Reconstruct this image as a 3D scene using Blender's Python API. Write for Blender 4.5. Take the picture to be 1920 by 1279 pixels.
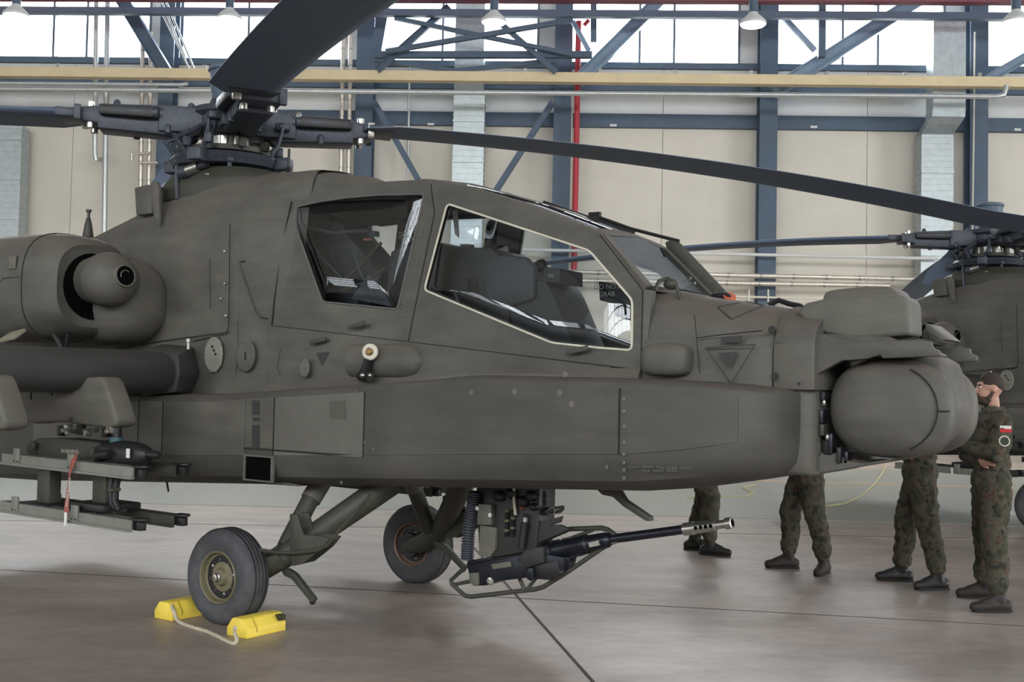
import bpy, bmesh, math, random
from mathutils import Vector, Matrix, geometry, noise

for o in list(bpy.data.objects): bpy.data.objects.remove(o, do_unlink=True)
scene = bpy.context.scene
col = scene.collection
rnd = random.Random(11)
PI = math.pi
R = math.radians

# ------------------------------------------------------------------ camera
FPX, CAM_H, HORIZON, ROLL = 2100.0, 1.66, 720.0, math.atan(0.0204)
PITCH = math.atan((HORIZON - 639.5) / FPX)
CFWD = Vector((0, math.cos(PITCH), math.sin(PITCH)))
_u0 = Vector((1, 0, 0)).cross(CFWD)
CRIGHT = math.cos(ROLL) * Vector((1, 0, 0)) + math.sin(ROLL) * _u0
CUP = -math.sin(ROLL) * Vector((1, 0, 0)) + math.cos(ROLL) * _u0
CPOS = Vector((0, 0, CAM_H))
cd = bpy.data.cameras.new('camera'); cd.sensor_width = 36; cd.lens = FPX / 1920 * 36
cd.clip_start = .05; cd.clip_end = 300
cam = bpy.data.objects.new('camera', cd); col.objects.link(cam)
m = Matrix.Identity(4)
for i in range(3): m[i][0] = CRIGHT[i]; m[i][1] = CUP[i]; m[i][2] = -CFWD[i]; m[i][3] = CPOS[i]
cam.matrix_world = m
scene.camera = cam

# ------------------------------------------------------------------ world (overcast sky) and exposure
wd = bpy.data.worlds.new('world'); scene.world = wd; wd.use_nodes = True
wd.node_tree.nodes['Background'].inputs[0].default_value = (.93, .97, 1, 1)
wd.node_tree.nodes['Background'].inputs[1].default_value = 6.0
vs = scene.view_settings
vs.view_transform = 'Standard'; vs.look = 'None'; vs.exposure = 0.2; vs.gamma = 1.0
vs.use_curve_mapping = False
scene.cycles.max_bounces = 8; scene.cycles.diffuse_bounces = 5; scene.cycles.glossy_bounces = 4
scene.cycles.transparent_max_bounces = 16
scene.cycles.sample_clamp_indirect = 6.0

# ------------------------------------------------------------------ places: wall frame and helicopter frame
WALL_D, WALL_YAW = 33.6, -math.atan(0.036)
WU = Vector((math.cos(WALL_YAW), math.sin(WALL_YAW), 0)); WN = Vector((math.sin(WALL_YAW), -math.cos(WALL_YAW), 0))  # along wall, towards room
WO = Vector((0, WALL_D, 0))
def wp(u, off, z): return WO + WU * u + WN * off + Vector((0, 0, z))
def ray(px, py): return CFWD + CRIGHT * ((px - 960) / FPX) + CUP * ((639.5 - py) / FPX)
def wq(px, py, off):                          # (u, z) on the plane standing off the back wall
    v = ray(px, py); t = ((WO + WN * off) - CPOS).dot(WN) / v.dot(WN); P = CPOS + v * t
    return (P - WO).dot(WU), P.z
def wx(px, off=0, py=640): return wq(px, py, off)[0]
def wz(py, off=0, px=960): return wq(px, py, off)[1]
def ground(px, py, z=0.0):
    v = ray(px, py); return CPOS + v * ((z - CAM_H) / v.z)
TH = R(34); HO = Vector((-1.256, 8.492, 0))
HX = Vector((math.cos(TH), -math.sin(TH), 0)); HY = Vector((math.sin(TH), math.cos(TH), 0))
def S(px, py, y):                             # helicopter coordinates of a point at lateral station y
    v = ray(px, py); c = CPOS - HO; t = (y - c.dot(HY)) / v.dot(HY); P = c + v * t
    return Vector((P.dot(HX), y, P.z))
def SX(px, py, x):
    v = ray(px, py); c = CPOS - HO; t = (x - c.dot(HX)) / v.dot(HX); P = c + v * t
    return Vector((x, P.dot(HY), P.z))
def SL(px, py, y0, z0, k):                    # on the leaning side plane y = y0 + k (z - z0)
    v = ray(px, py); c = CPOS - HO
    vy, vz, cy, cz = v.dot(HY), v.z, c.dot(HY), c.z
    t = (y0 + k * (cz - z0) - cy) / (vy - k * vz); P = c + v * t
    return Vector((P.dot(HX), P.dot(HY), P.z))

# ------------------------------------------------------------------ daylight through the window strips
def area(name, loc, aim, sx, sy, power, color=(1, 1, 1)):
    l = bpy.data.lights.new(name, 'AREA'); l.shape = 'RECTANGLE'; l.size = sx; l.size_y = sy; l.energy = power; l.color = color
    o = bpy.data.objects.new(name, l); col.objects.link(o); o.location = loc
    o.rotation_euler = (Vector(aim) - Vector(loc)).to_track_quat('-Z', 'Z').to_euler(); return o
WIN_Z0, WIN_Z1 = 11.35, 13.6
area('daylight_back_windows', wp(0, -.6, 12.4), wp(0, 10, 10.6), 56, 2.6, 9000, (.93, .97, 1))
area('daylight_front_windows', (0, -24.4, 11.0), (0, 0, 6.0), 56, 5, 7600, (.95, .98, 1))
area('daylight_left_glazing', (-38.2, -8, 5.0), (0, -8, 5.0), 22, 4.6, 3600, (.95, .98, 1))
area('daylight_side_door', (37.5, 6, 4.2), (0, 8, 1.2), 18, 8, 4000, (.98, .98, 1))

# ------------------------------------------------------------------ materials
def lin(c): return tuple(((x / 255) / 12.92 if x / 255 <= .04045 else ((x / 255 + .055) / 1.055) ** 2.4) for x in c)
MATS = {}
def mat(name, rgb, rough=.6, metal=0, var=.12, scale=6, bump=.0, bscale=60, rvar=.1, rgb2=None, spec=.5, coord='Object', stretch=None, detail=6):
    if name in MATS: return MATS[name]
    M = bpy.data.materials.new(name); M.use_nodes = True; nt = M.node_tree; n = nt.nodes; L = nt.links.new
    b = n['Principled BSDF']; c = lin(rgb)
    tc = n.new('ShaderNodeTexCoord'); nz = n.new('ShaderNodeTexNoise'); nz.inputs['Scale'].default_value = scale; nz.inputs['Detail'].default_value = detail; nz.inputs['Roughness'].default_value = .62
    src = tc.outputs[coord]
    if stretch:
        mp = n.new('ShaderNodeMapping'); mp.inputs['Scale'].default_value = stretch; L(src, mp.inputs[0]); src = mp.outputs[0]
    L(src, nz.inputs['Vector'])
    cr = n.new('ShaderNodeValToRGB'); L(nz.outputs['Fac'], cr.inputs[0])
    e = cr.color_ramp.elements; e[0].position = .3; e[1].position = .7
    c2 = lin(rgb2) if rgb2 else tuple(min(1, x * (1 + var)) for x in c)
    c1 = c if rgb2 else tuple(x * (1 - var) for x in c)
    e[0].color = (*c1, 1); e[1].color = (*c2, 1)
    L(cr.outputs[0], b.inputs['Base Color'])
    mr = n.new('ShaderNodeMapRange'); mr.inputs[3].default_value = max(.02, rough - rvar); mr.inputs[4].default_value = min(1, rough + rvar)
    L(nz.outputs['Fac'], mr.inputs[0]); L(mr.outputs[0], b.inputs['Roughness'])
    b.inputs['Metallic'].default_value = metal; b.inputs['Specular IOR Level'].default_value = spec
    if bump:
        n2 = n.new('ShaderNodeTexNoise'); n2.inputs['Scale'].default_value = bscale; n2.inputs['Detail'].default_value = 4; L(src, n2.inputs['Vector'])
        bp = n.new('ShaderNodeBump'); bp.inputs['Strength'].default_value = bump; bp.inputs['Distance'].default_value = .01
        L(n2.outputs['Fac'], bp.inputs['Height']); L(bp.outputs[0], b.inputs['Normal'])
    MATS[name] = M; return M
def emis(name, rgb, s):
    M = bpy.data.materials.new(name); M.use_nodes = True; b = M.node_tree.nodes['Principled BSDF']
    b.inputs['Base Color'].default_value = (*lin(rgb), 1); b.inputs['Emission Color'].default_value = (*lin(rgb), 1); b.inputs['Emission Strength'].default_value = s
    MATS[name] = M; return M
def glass(name, tint, ior=1.45, rough=.01):
    M = bpy.data.materials.new(name); M.use_nodes = True; nt = M.node_tree; n = nt.nodes; L = nt.links.new
    n.remove(n['Principled BSDF']); out = n['Material Output']
    t = n.new('ShaderNodeBsdfTransparent'); t.inputs[0].default_value = (*tint, 1)
    g = n.new('ShaderNodeBsdfGlossy'); g.inputs['Roughness'].default_value = rough; g.inputs[0].default_value = (.95, .97, 1, 1)
    fr = n.new('ShaderNodeFresnel'); fr.inputs[0].default_value = ior
    mx = n.new('ShaderNodeMixShader'); L(fr.outputs[0], mx.inputs[0]); L(t.outputs[0], mx.inputs[1]); L(g.outputs[0], mx.inputs[2]); L(mx.outputs[0], out.inputs[0])
    MATS[name] = M; return M

def olive_paint(name, a, b_, top_tint, rough=.62):
    """worn low-gloss aircraft paint: two tones in large soft patches, fine speckle, brown tint on upward faces, streaks"""
    M = bpy.data.materials.new(name); M.use_nodes = True; nt = M.node_tree; n = nt.nodes; L = nt.links.new
    b = n['Principled BSDF']; tc = n.new('ShaderNodeTexCoord')
    def nzz(s, d, st=None):
        q = n.new('ShaderNodeTexNoise'); q.inputs['Scale'].default_value = s; q.inputs['Detail'].default_value = d; q.inputs['Roughness'].default_value = .6
        if st:
            mp = n.new('ShaderNodeMapping'); mp.inputs['Scale'].default_value = st; L(tc.outputs['Object'], mp.inputs[0]); L(mp.outputs[0], q.inputs['Vector'])
        else: L(tc.outputs['Object'], q.inputs['Vector'])
        return q
    big = nzz(1.25, 4); cr = n.new('ShaderNodeValToRGB'); L(big.outputs['Fac'], cr.inputs[0])
    e = cr.color_ramp.elements; e[0].position = .36; e[1].position = .66; e[0].color = (*lin(a), 1); e[1].color = (*lin(b_), 1)
    st = nzz(5, 5, (.6, .6, 2.2)); mr = n.new('ShaderNodeMapRange'); mr.inputs[1].default_value = .3; mr.inputs[2].default_value = .75; mr.inputs[3].default_value = .8; mr.inputs[4].default_value = 1.18
    L(st.outputs['Fac'], mr.inputs[0])
    mu = n.new('ShaderNodeMix'); mu.data_type = 'RGBA'; mu.blend_type = 'MULTIPLY'; mu.inputs[0].default_value = 1
    L(cr.outputs[0], mu.inputs[6]); L(mr.outputs[0], mu.inputs[7])
    fine = nzz(220, 2); mf = n.new('ShaderNodeMapRange'); mf.inputs[3].default_value = .82; mf.inputs[4].default_value = 1.18; L(fine.outputs['Fac'], mf.inputs[0])
    mu2 = n.new('ShaderNodeMix'); mu2.data_type = 'RGBA'; mu2.blend_type = 'MULTIPLY'; mu2.inputs[0].default_value = 1
    L(mu.outputs[2], mu2.inputs[6]); L(mf.outputs[0], mu2.inputs[7])
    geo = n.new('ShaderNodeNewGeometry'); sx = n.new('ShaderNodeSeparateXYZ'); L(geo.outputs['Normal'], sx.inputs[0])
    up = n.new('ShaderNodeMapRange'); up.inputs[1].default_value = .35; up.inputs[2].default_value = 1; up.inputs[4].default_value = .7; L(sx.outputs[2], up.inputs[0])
    mx = n.new('ShaderNodeMix'); mx.data_type = 'RGBA'; L(up.outputs[0], mx.inputs[0]); L(mu2.outputs[2], mx.inputs[6]); mx.inputs[7].default_value = (*lin(top_tint), 1)
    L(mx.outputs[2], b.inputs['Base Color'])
    rr = n.new('ShaderNodeMapRange'); rr.inputs[3].default_value = rough - .1; rr.inputs[4].default_value = rough + .12; L(st.outputs['Fac'], rr.inputs[0]); L(rr.outputs[0], b.inputs['Roughness'])
    b.inputs['Specular IOR Level'].default_value = .45
    bp = n.new('ShaderNodeBump'); bp.inputs['Strength'].default_value = .08; bp.inputs['Distance'].default_value = .004; L(fine.outputs['Fac'], bp.inputs['Height']); L(bp.outputs[0], b.inputs['Normal'])
    MATS[name] = M; return M

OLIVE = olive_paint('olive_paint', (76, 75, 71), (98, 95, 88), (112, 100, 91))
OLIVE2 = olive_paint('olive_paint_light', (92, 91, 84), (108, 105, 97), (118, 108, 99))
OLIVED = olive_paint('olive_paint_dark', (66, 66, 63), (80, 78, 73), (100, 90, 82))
WING_SHADED = olive_paint('wing_shaded_paint', (54, 54, 54), (66, 65, 64), (74, 70, 67))  # olive paint darkened to hold the shade under the nacelle
PANEL = mat('panel_paint', (94, 92, 86), .6, var=.1, scale=9, bump=.05, bscale=200)
DARKP = mat('stencil_dark', (52, 53, 52), .7, var=.1)
SEAM = mat('seam_dark', (28, 28, 27), .8, var=.1)
BLACK = mat('black_metal', (38, 38, 40), .45, metal=.3, var=.2, scale=30)
GUNM = mat('gun_metal', (44, 46, 54), .35, metal=.6, var=.2, scale=20)
DGREEN = mat('dark_green_metal', (62, 62, 54), .55, var=.2, scale=18, bump=.05)
BLADE = mat('hazed_blade_paint', (92, 105, 126), .6, var=.1, scale=8)  # blue-grey lift puts the haze of the window glare into the colour
HUBM = mat('hub_metal', (62, 67, 76), .5, metal=.25, var=.35, scale=25)
STEEL = mat('bright_steel', (176, 174, 168), .3, metal=.9, var=.15, scale=30)
RUBBER = mat('rubber', (74, 74, 77), .75, var=.3, scale=14, bump=.1, bscale=40)
RIM = mat('rim_paint', (112, 106, 82), .5, var=.2, scale=20)
RIMP = mat('brake_disc', (150, 122, 108), .45, metal=.4, var=.2, scale=20)
CREAM = mat('window_seal', (205, 200, 184), .55, var=.06)
GREYSEAL = mat('grey_seal', (96, 96, 94), .6, var=.08)
INTER = mat('cockpit_dark', (40, 42, 45), .6, var=.25, scale=9)
INTER2 = mat('cockpit_grey', (62, 65, 70), .6, var=.2, scale=9)
WEB = mat('seat_webbing', (74, 66, 52), .9, var=.2, scale=40)
WHITE = mat('white_print', (215, 215, 210), .6, var=.05)
REDP = mat('red_ribbon', (150, 84, 72), .7, var=.2, scale=20)
ORANGE = mat('orange_tag', (214, 104, 72), .6, var=.08)
YELLOW = mat('yellow_rubber', (240, 212, 84), .5, var=.08, scale=10, bump=.05)
ROPE = mat('rope_fibre', (196, 186, 166), .9, var=.15, scale=60, bump=.3, bscale=160)
GLASS = glass('canopy_glass', (.80, .84, .86), 1.5)
WGLASS = glass('window_glass', (.95, .97, .98), 1.3)

# ------------------------------------------------------------------ mesh helpers
class MB:
    def __init__(s): s.v = []; s.f = []
    def add(s, v, f):
        k = len(s.v); s.v += [Vector(p) for p in v]; s.f += [tuple(i + k for i in q) for q in f]; return s
    def box(s, c, d, rot=None, taper=1.0):
        c = Vector(c); x, y, z = [q / 2 for q in d]
        P = [Vector(p) for p in ((-x, -y, -z), (x, -y, -z), (x, y, -z), (-x, y, -z), (-x * taper, -y * taper, z), (x * taper, -y * taper, z), (x * taper, y * taper, z), (-x * taper, y * taper, z))]
        if rot is not None: P = [rot @ p for p in P]
        return s.add([p + c for p in P], [(0, 3, 2, 1), (4, 5, 6, 7), (0, 1, 5, 4), (1, 2, 6, 5), (2, 3, 7, 6), (3, 0, 4, 7)])
    def bar(s, a, b, w, h, up=(0, 0, 1)):     # rectangular bar from a to b: w across, h along up
        a, b = Vector(a), Vector(b); d = (b - a); L_ = d.length; d.normalize(); up = Vector(up)
        sd = d.cross(up)
        if sd.length < 1e-4: sd = d.cross(Vector((1, 0, 0)))
        sd.normalize(); u = sd.cross(d)
        q = [a + sd * (i * w / 2) + u * (j * h / 2) for i, j in ((-1, -1), (1, -1), (1, 1), (-1, 1))]
        return s.add(q + [p + d * L_ for p in q], [(3, 2, 1, 0), (4, 5, 6, 7), (0, 1, 5, 4), (1, 2, 6, 5), (2, 3, 7, 6), (3, 0, 4, 7)])
    def ibeam(s, a, b, w, h, up=(0, 0, 1), t=.03):
        a, b = Vector(a), Vector(b); d = (b - a).normalized(); up = Vector(up); sd = d.cross(up)
        if sd.length < 1e-4: sd = d.cross(Vector((1, 0, 0)))
        sd.normalize(); u = sd.cross(d)
        s.bar(a + u * (h / 2 - t / 2), b + u * (h / 2 - t / 2), w, t, up); s.bar(a - u * (h / 2 - t / 2), b - u * (h / 2 - t / 2), w, t, up)
        return s.bar(a, b, t, h - 2 * t, up)
    def tube(s, pts, r, n=10, cap=True, closed=False):
        P = [Vector(p) for p in pts]; N = len(P)
        rs = r if isinstance(r, (list, tuple)) else [r] * N
        def tg(i):
            if closed: return (P[(i + 1) % N] - P[i - 1]).normalized()
            a = P[min(i + 1, N - 1)] - P[i]; b = P[i] - P[max(i - 1, 0)]
            t = (a.normalized() if a.length > 1e-9 else Vector()) + (b.normalized() if b.length > 1e-9 else Vector())
            return t.normalized()
        t0 = tg(0); nn = t0.orthogonal().normalized(); k = len(s.v); rings = []
        for i in range(N):
            t = tg(i); nn = (nn - t * nn.dot(t)); nn = nn.normalized() if nn.length > 1e-6 else t.orthogonal().normalized(); bb = t.cross(nn)
            rings.append([P[i] + (nn * math.cos(2 * PI * j / n) + bb * math.sin(2 * PI * j / n)) * rs[i] for j in range(n)])
        for g in rings: s.v += g
        M = N if closed else N - 1
        for i in range(M):
            i2 = (i + 1) % N
            for j in range(n): s.f.append((k + i * n + j, k + i * n + (j + 1) % n, k + i2 * n + (j + 1) % n, k + i2 * n + j))
        if cap and not closed: s.f.append(tuple(k + j for j in reversed(range(n)))); s.f.append(tuple(k + (N - 1) * n + j for j in range(n)))
        return s
    def lathe(s, prof, o, ax, n=24, sq=(1, 1), up=None):        # prof: (distance along axis, radius)
        o = Vector(o); ax = Vector(ax).normalized(); a = (Vector(up) - ax * Vector(up).dot(ax)).normalized() if up else ax.orthogonal().normalized(); b = ax.cross(a); k = len(s.v)
        for t, r in prof: s.v += [o + ax * t + (a * math.cos(2 * PI * j / n) * sq[0] + b * math.sin(2 * PI * j / n) * sq[1]) * max(r, 1e-4) for j in range(n)]
        for i in range(len(prof) - 1):
            for j in range(n): s.f.append((k + i * n + j, k + i * n + (j + 1) % n, k + (i + 1) * n + (j + 1) % n, k + (i + 1) * n + j))
        s.f.append(tuple(k + j for j in reversed(range(n)))); s.f.append(tuple(k + (len(prof) - 1) * n + j for j in range(n)))
        return s
    def prism(s, poly, vec):
        P = [Vector(p) for p in poly]; vec = Vector(vec); N = len(P)
        return s.add(P + [p + vec for p in P], [tuple(reversed(range(N))), tuple(range(N, 2 * N))] + [(i, (i + 1) % N, N + (i + 1) % N, N + i) for i in range(N)])
    def loft(s, secs, cap0=True, cap1=True, closed=True):
        n = len(secs[0]); k = len(s.v)
        for q in secs: s.v += [Vector(p) for p in q]
        for i in range(len(secs) - 1):
            for j in range(n if closed else n - 1): s.f.append((k + i * n + j, k + i * n + (j + 1) % n, k + (i + 1) * n + (j + 1) % n, k + (i + 1) * n + j))
        if cap0: s.f.append(tuple(k + j for j in reversed(range(n))))
        if cap1: s.f.append(tuple(k + (len(secs) - 1) * n + j for j in range(n)))
        return s
    def ell(s, c, r, n=20, m=12, p=1.0, rot=None):
        c = Vector(c); k = len(s.v)
        sg = lambda x: (abs(x) ** p) * (1 if x >= 0 else -1)
        for i in range(m + 1):
            a = -PI / 2 + PI * i / m
            for j in range(n):
                b = 2 * PI * j / n; q = Vector((r[0] * sg(math.cos(a)) * sg(math.cos(b)), r[1] * sg(math.cos(a)) * sg(math.sin(b)), r[2] * sg(math.sin(a))))
                if rot is not None: q = rot @ q
                s.v.append(c + q)
        for i in range(m):
            for j in range(n): s.f.append((k + i * n + j, k + i * n + (j + 1) % n, k + (i + 1) * n + (j + 1) % n, k + (i + 1) * n + j))
        return s
    def mirror(s, port=True):                 # add the port-side twin (y -> -y)
        k = len(s.v); v = [Vector((p.x, -p.y, p.z)) for p in s.v]; f = [tuple(reversed(q)) for q in s.f]
        return s.add(v, f)
    def build(s, name, material, parent=None, bev=0, seg=2, ang=38, smooth=True, merge=True):
        me = bpy.data.meshes.new(name); me.from_pydata([tuple(p) for p in s.v], [], s.f)
        bm = bmesh.new(); bm.from_mesh(me)
        if merge: bmesh.ops.remove_doubles(bm, verts=bm.verts, dist=1e-5)
        bmesh.ops.recalc_face_normals(bm, faces=bm.faces)
        if bev:
            ed = [e for e in bm.edges if len(e.link_faces) == 2 and e.calc_face_angle(0) > R(28)]
            bmesh.ops.bevel(bm, geom=ed, offset=bev, segments=seg, affect='EDGES', profile=.5, clamp_overlap=True)
        bm.to_mesh(me); bm.free()
        if smooth:
            for p in me.polygons: p.use_smooth = True
            me.set_sharp_from_angle(angle=R(ang))
        me.materials.append(material)
        o = bpy.data.objects.new(name, me); col.objects.link(o)
        if parent: o.parent = parent
        return o
def tag(o, label, cat, group=None):
    o['label'] = label; o['category'] = cat
    if group: o['group'] = group
    return o
def struct(o, label=None):
    o['kind'] = 'structure'
    if label: o['label'] = label
    return o
def empty(name, loc, rz=0):
    o = bpy.data.objects.new(name, None); col.objects.link(o); o.location = loc; o.rotation_euler = (0, 0, rz); o.empty_display_size = .3; return o
def copy_tree(o, parent=None, skip=()):
    c = o.copy(); col.objects.link(c); c.parent = parent
    for ch in list(o.children):
        if ch.name.split('.')[0] not in skip: copy_tree(ch, c, skip)
    return c
def plate(outer, holes, thick, name, material, parent, bev=0, off=None):
    """flat plate with openings; outer/holes are coplanar 3D outlines, thick an offset vector"""
    loops = [[Vector(p) for p in outer]] + [[Vector(p) for p in h] for h in holes]
    tris = geometry.tessellate_polygon(loops); fl = [p for l in loops for p in l]; N = len(fl); th = Vector(thick)
    b = MB(); b.v = fl + [p + th for p in fl]
    for t in tris: b.f += [tuple(t), tuple(N + i for i in reversed(t))]
    k = 0
    for l in loops:
        n = len(l)
        for i in range(n): a, c = k + i, k + (i + 1) % n; b.f.append((a, c, N + c, N + a))
        k += n
    return b.build(name, material, parent, ang=30)
def text(name, body, size, mw, material, parent, ext=.0004, align='CENTER'):
    cu = bpy.data.curves.new(name, 'FONT'); cu.body = body; cu.size = size; cu.extrude = ext; cu.align_x = align; cu.align_y = 'CENTER'; cu.resolution_u = 2
    cu.materials.append(material); o = bpy.data.objects.new(name, cu); col.objects.link(o)
    bpy.context.view_layer.update(); me = bpy.data.meshes.new_from_object(o.evaluated_get(bpy.context.evaluated_depsgraph_get())); bpy.data.objects.remove(o, do_unlink=True)
    me.materials.clear(); me.materials.append(material); o = bpy.data.objects.new(name, me); col.objects.link(o)
    if parent: o.parent = parent
    o.matrix_local = mw; return o
def frame(o, x, y):                           # matrix with given origin, x and y axes
    x = Vector(x).normalized(); y = (Vector(y) - x * Vector(y).dot(x)).normalized(); z = x.cross(y); M = Matrix.Identity(4)
    for i in range(3): M[i][0] = x[i]; M[i][1] = y[i]; M[i][2] = z[i]; M[i][3] = Vector(o)[i]
    return M
def interp(tab, x):
    if x <= tab[0][0]: return tab[0][1]
    for (a, b), (c, d) in zip(tab, tab[1:]):
        if x <= c: return b + (d - b) * (x - a) / (c - a)
    return tab[-1][1]
def rounded(poly, r=.02, n=4):                # round the corners of a 3D outline
    P = [Vector(p) for p in poly]; out = []
    for i in range(len(P)):
        a, b, c = P[i - 1], P[i], P[(i + 1) % len(P)]; u = (a - b); w = (c - b)
        d = min(r, u.length * .45, w.length * .45); p0 = b + u.normalized() * d; p1 = b + w.normalized() * d
        for k in range(n + 1):
            t = k / n; out.append(p0 * (1 - t) ** 2 + b * 2 * t * (1 - t) + p1 * t * t)
    return out
# ================================================================== THE HANGAR
def wave_floor():
    M = bpy.data.materials.new('floor_concrete'); M.use_nodes = True; nt = M.node_tree; n = nt.nodes; L = nt.links.new; b = n['Principled BSDF']
    tc = n.new('ShaderNodeTexCoord')
    def nz(s, d, st=None, dist=0):
        q = n.new('ShaderNodeTexNoise'); q.inputs['Scale'].default_value = s; q.inputs['Detail'].default_value = d; q.inputs['Distortion'].default_value = dist
        if st: mp = n.new('ShaderNodeMapping'); mp.inputs['Scale'].default_value = st; L(tc.outputs['Object'], mp.inputs[0]); L(mp.outputs[0], q.inputs[0])
        else: L(tc.outputs['Object'], q.inputs[0])
        return q
    a = nz(.5, 5, (1, 2.2, 1), .6); cr = n.new('ShaderNodeValToRGB'); L(a.outputs[0], cr.inputs[0]); e = cr.color_ramp.elements
    e[0].position = .3; e[1].position = .72; e[0].color = (*lin((138, 127, 120)), 1); e[1].color = (*lin((172, 157, 147)), 1)
    c = nz(7, 6, (1, 1.6, 1)); mr = n.new('ShaderNodeMapRange'); mr.inputs[1].default_value = .3; mr.inputs[2].default_value = .7; mr.inputs[3].default_value = .88; mr.inputs[4].default_value = 1.1; L(c.outputs[0], mr.inputs[0])
    mu = n.new('ShaderNodeMix'); mu.data_type = 'RGBA'; mu.blend_type = 'MULTIPLY'; mu.inputs[0].default_value = 1; L(cr.outputs[0], mu.inputs[6]); L(mr.outputs[0], mu.inputs[7])
    L(mu.outputs[2], b.inputs['Base Color'])
    r = nz(1.3, 6, (1, 2, 1)); rr = n.new('ShaderNodeMapRange'); rr.inputs[1].default_value = .3; rr.inputs[2].default_value = .7; rr.inputs[3].default_value = .30; rr.inputs[4].default_value = .52; L(r.outputs[0], rr.inputs[0]); L(rr.outputs[0], b.inputs['Roughness'])
    b.inputs['Specular IOR Level'].default_value = .5
    bp = n.new('ShaderNodeBump'); bp.inputs['Strength'].default_value = .06; bp.inputs['Distance'].default_value = .01; L(c.outputs[0], bp.inputs['Height']); L(bp.outputs[0], b.inputs['Normal'])
    return M
FLOORM = wave_floor()
LANE = mat('lane_paint', (130, 133, 127), .42, var=.1, scale=2.5, rvar=.1)
LINEP = mat('line_paint', (196, 160, 110), .5, var=.15, scale=5)
JOINT = mat('joint_dark', (70, 60, 56), .8, var=.2)
BEIGE = mat('beige_wall', (208, 203, 191), .8, var=.04, scale=1.2)
PALEW = mat('pale_wall', (202, 203, 202), .75, var=.04, scale=1.2)
STEELB = mat('hazed_steel', (72, 88, 106), .6, var=.12, scale=2)  # blue tone carries the veil of window glare over the beams
STEELL = mat('blue_grey_steel_light', (116, 136, 156), .5, var=.12, scale=2)
RAILY = mat('crane_rail_yellow', (214, 196, 158), .55, var=.08, scale=2)
DUCT = mat('galvanised_duct', (176, 184, 186), .38, metal=.55, var=.12, scale=5)
PIPE = mat('silver_pipe', (186, 190, 190), .35, metal=.55, var=.1, scale=8)
PIPEW = mat('foil_pipe', (206, 198, 188), .3, metal=.6, var=.15, scale=25, bump=.25, bscale=30)
REDPIPE = mat('red_pipe', (168, 40, 52), .5, var=.06)
MAROON = mat('maroon_beam', (120, 62, 74), .6, var=.1)
ROOFM = mat('roof_sheet', (150, 152, 152), .7, var=.06)
FRAMEW = mat('window_frame', (96, 106, 118), .5, var=.08)

def wall_box(b, u0, u1, o0, o1, z0, z1):
    p = [wp(u, o, z) for z in (z0, z1) for u, o in ((u0, o0), (u1, o0), (u1, o1), (u0, o1))]
    return b.add(p, [(0, 3, 2, 1), (4, 5, 6, 7), (0, 1, 5, 4), (1, 2, 6, 5), (2, 3, 7, 6), (3, 0, 4, 7)])
HU = 37.0
# floor
b = MB(); b.add([(-HU - 2, -25, 0), (HU + 2, -25, 0), (HU + 2, 37, 0), (-HU - 2, 37, 0), (-HU - 2, -25, -.3), (HU + 2, -25, -.3), (HU + 2, 37, -.3), (-HU - 2, 37, -.3)], [(0, 1, 2, 3), (7, 6, 5, 4), (0, 4, 5, 1), (1, 5, 6, 2), (2, 6, 7, 3), (3, 7, 4, 0)])
floor = struct(b.build('floor', FLOORM), 'smooth beige grey coated concrete hangar floor')
def strip(name, quad, m_, z=.003, parent=None, label=None):
    b = MB(); b.prism([(p.x, p.y, z - .004) for p in quad], (0, 0, .004)); o = b.build(name, m_, parent, smooth=False)
    return o
def line_ground(a, c, w, name, m_, z=.003, ext=(0, 0)):
    a, c = ground(*a), ground(*c); d = (c - a).normalized(); s = Vector((-d.y, d.x, 0)) * w / 2; a = a - d * ext[0]; c = c + d * ext[1]
    return strip(name, [a - s, c - s, c + s, a + s], m_, z, floor)
g0, g1 = ground(0, 938), ground(1900, 984); d = (g1 - g0).normalized(); far = Vector((-d.y, d.x, 0)) * 9.6
strip('painted_lane', [g0 - d * 24, g1 + d * 22, g1 + d * 22 + far, g0 - d * 24 + far], LANE, .003, floor)['label'] = 'grey green painted floor lane'
line_ground((1300, 898), (1920, 916), .16, 'lane_line', LINEP, .0045, (20, 14))['label'] = 'pale orange lane line'
line_ground((946, 1092), (1112, 1279), .022, 'floor_joint', JOINT, .002, (9, 5))
line_ground((845, 1115), (1480, 1150), .014, 'floor_joint', JOINT, .002, (14, 10))
line_ground((100, 978), (1100, 996), .014, 'floor_joint', JOINT, .002, (10, 12))

# back wall: backing, panels, girts, columns, windows
ZS, ZG0, ZG1 = wz(124), wz(238), wz(213)
b = MB(); wall_box(b, -HU, HU, -.5, -.12, 0, ZS)
wall = struct(b.build('wall_back', BEIGE), 'beige sandwich panel hangar back wall')
colu = [wx(p, .35, 300) for p in (-434, -60, 312, 683, 1053, 1437, 1829, 2226)]
colu = [colu[0] - 12.2, colu[0] - 6.1] + colu + [colu[-1] + 6.1, colu[-1] + 12.2]
pm = {}
for i, (a, c) in enumerate(zip(colu, colu[1:])):
    for k in range(2):
        u0 = a + (c - a) * k / 2 + .007; u1 = a + (c - a) * (k + 1) / 2 - .007
        b = MB(); wall_box(b, u0, u1, -.12, -.02, .0, ZG0); b.build('wall_panel', BEIGE, wall, smooth=False)
        b = MB(); wall_box(b, u0, u1, -.12, -.02, ZG1, ZS); b.build('wall_panel', PALEW, wall, smooth=False)
b = MB(); wall_box(b, -HU, HU, -.5, -.12, ZS + 3.0, 15.4); struct(b.build('wall_back_upper', PALEW), 'pale wall strip above the windows')
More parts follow.
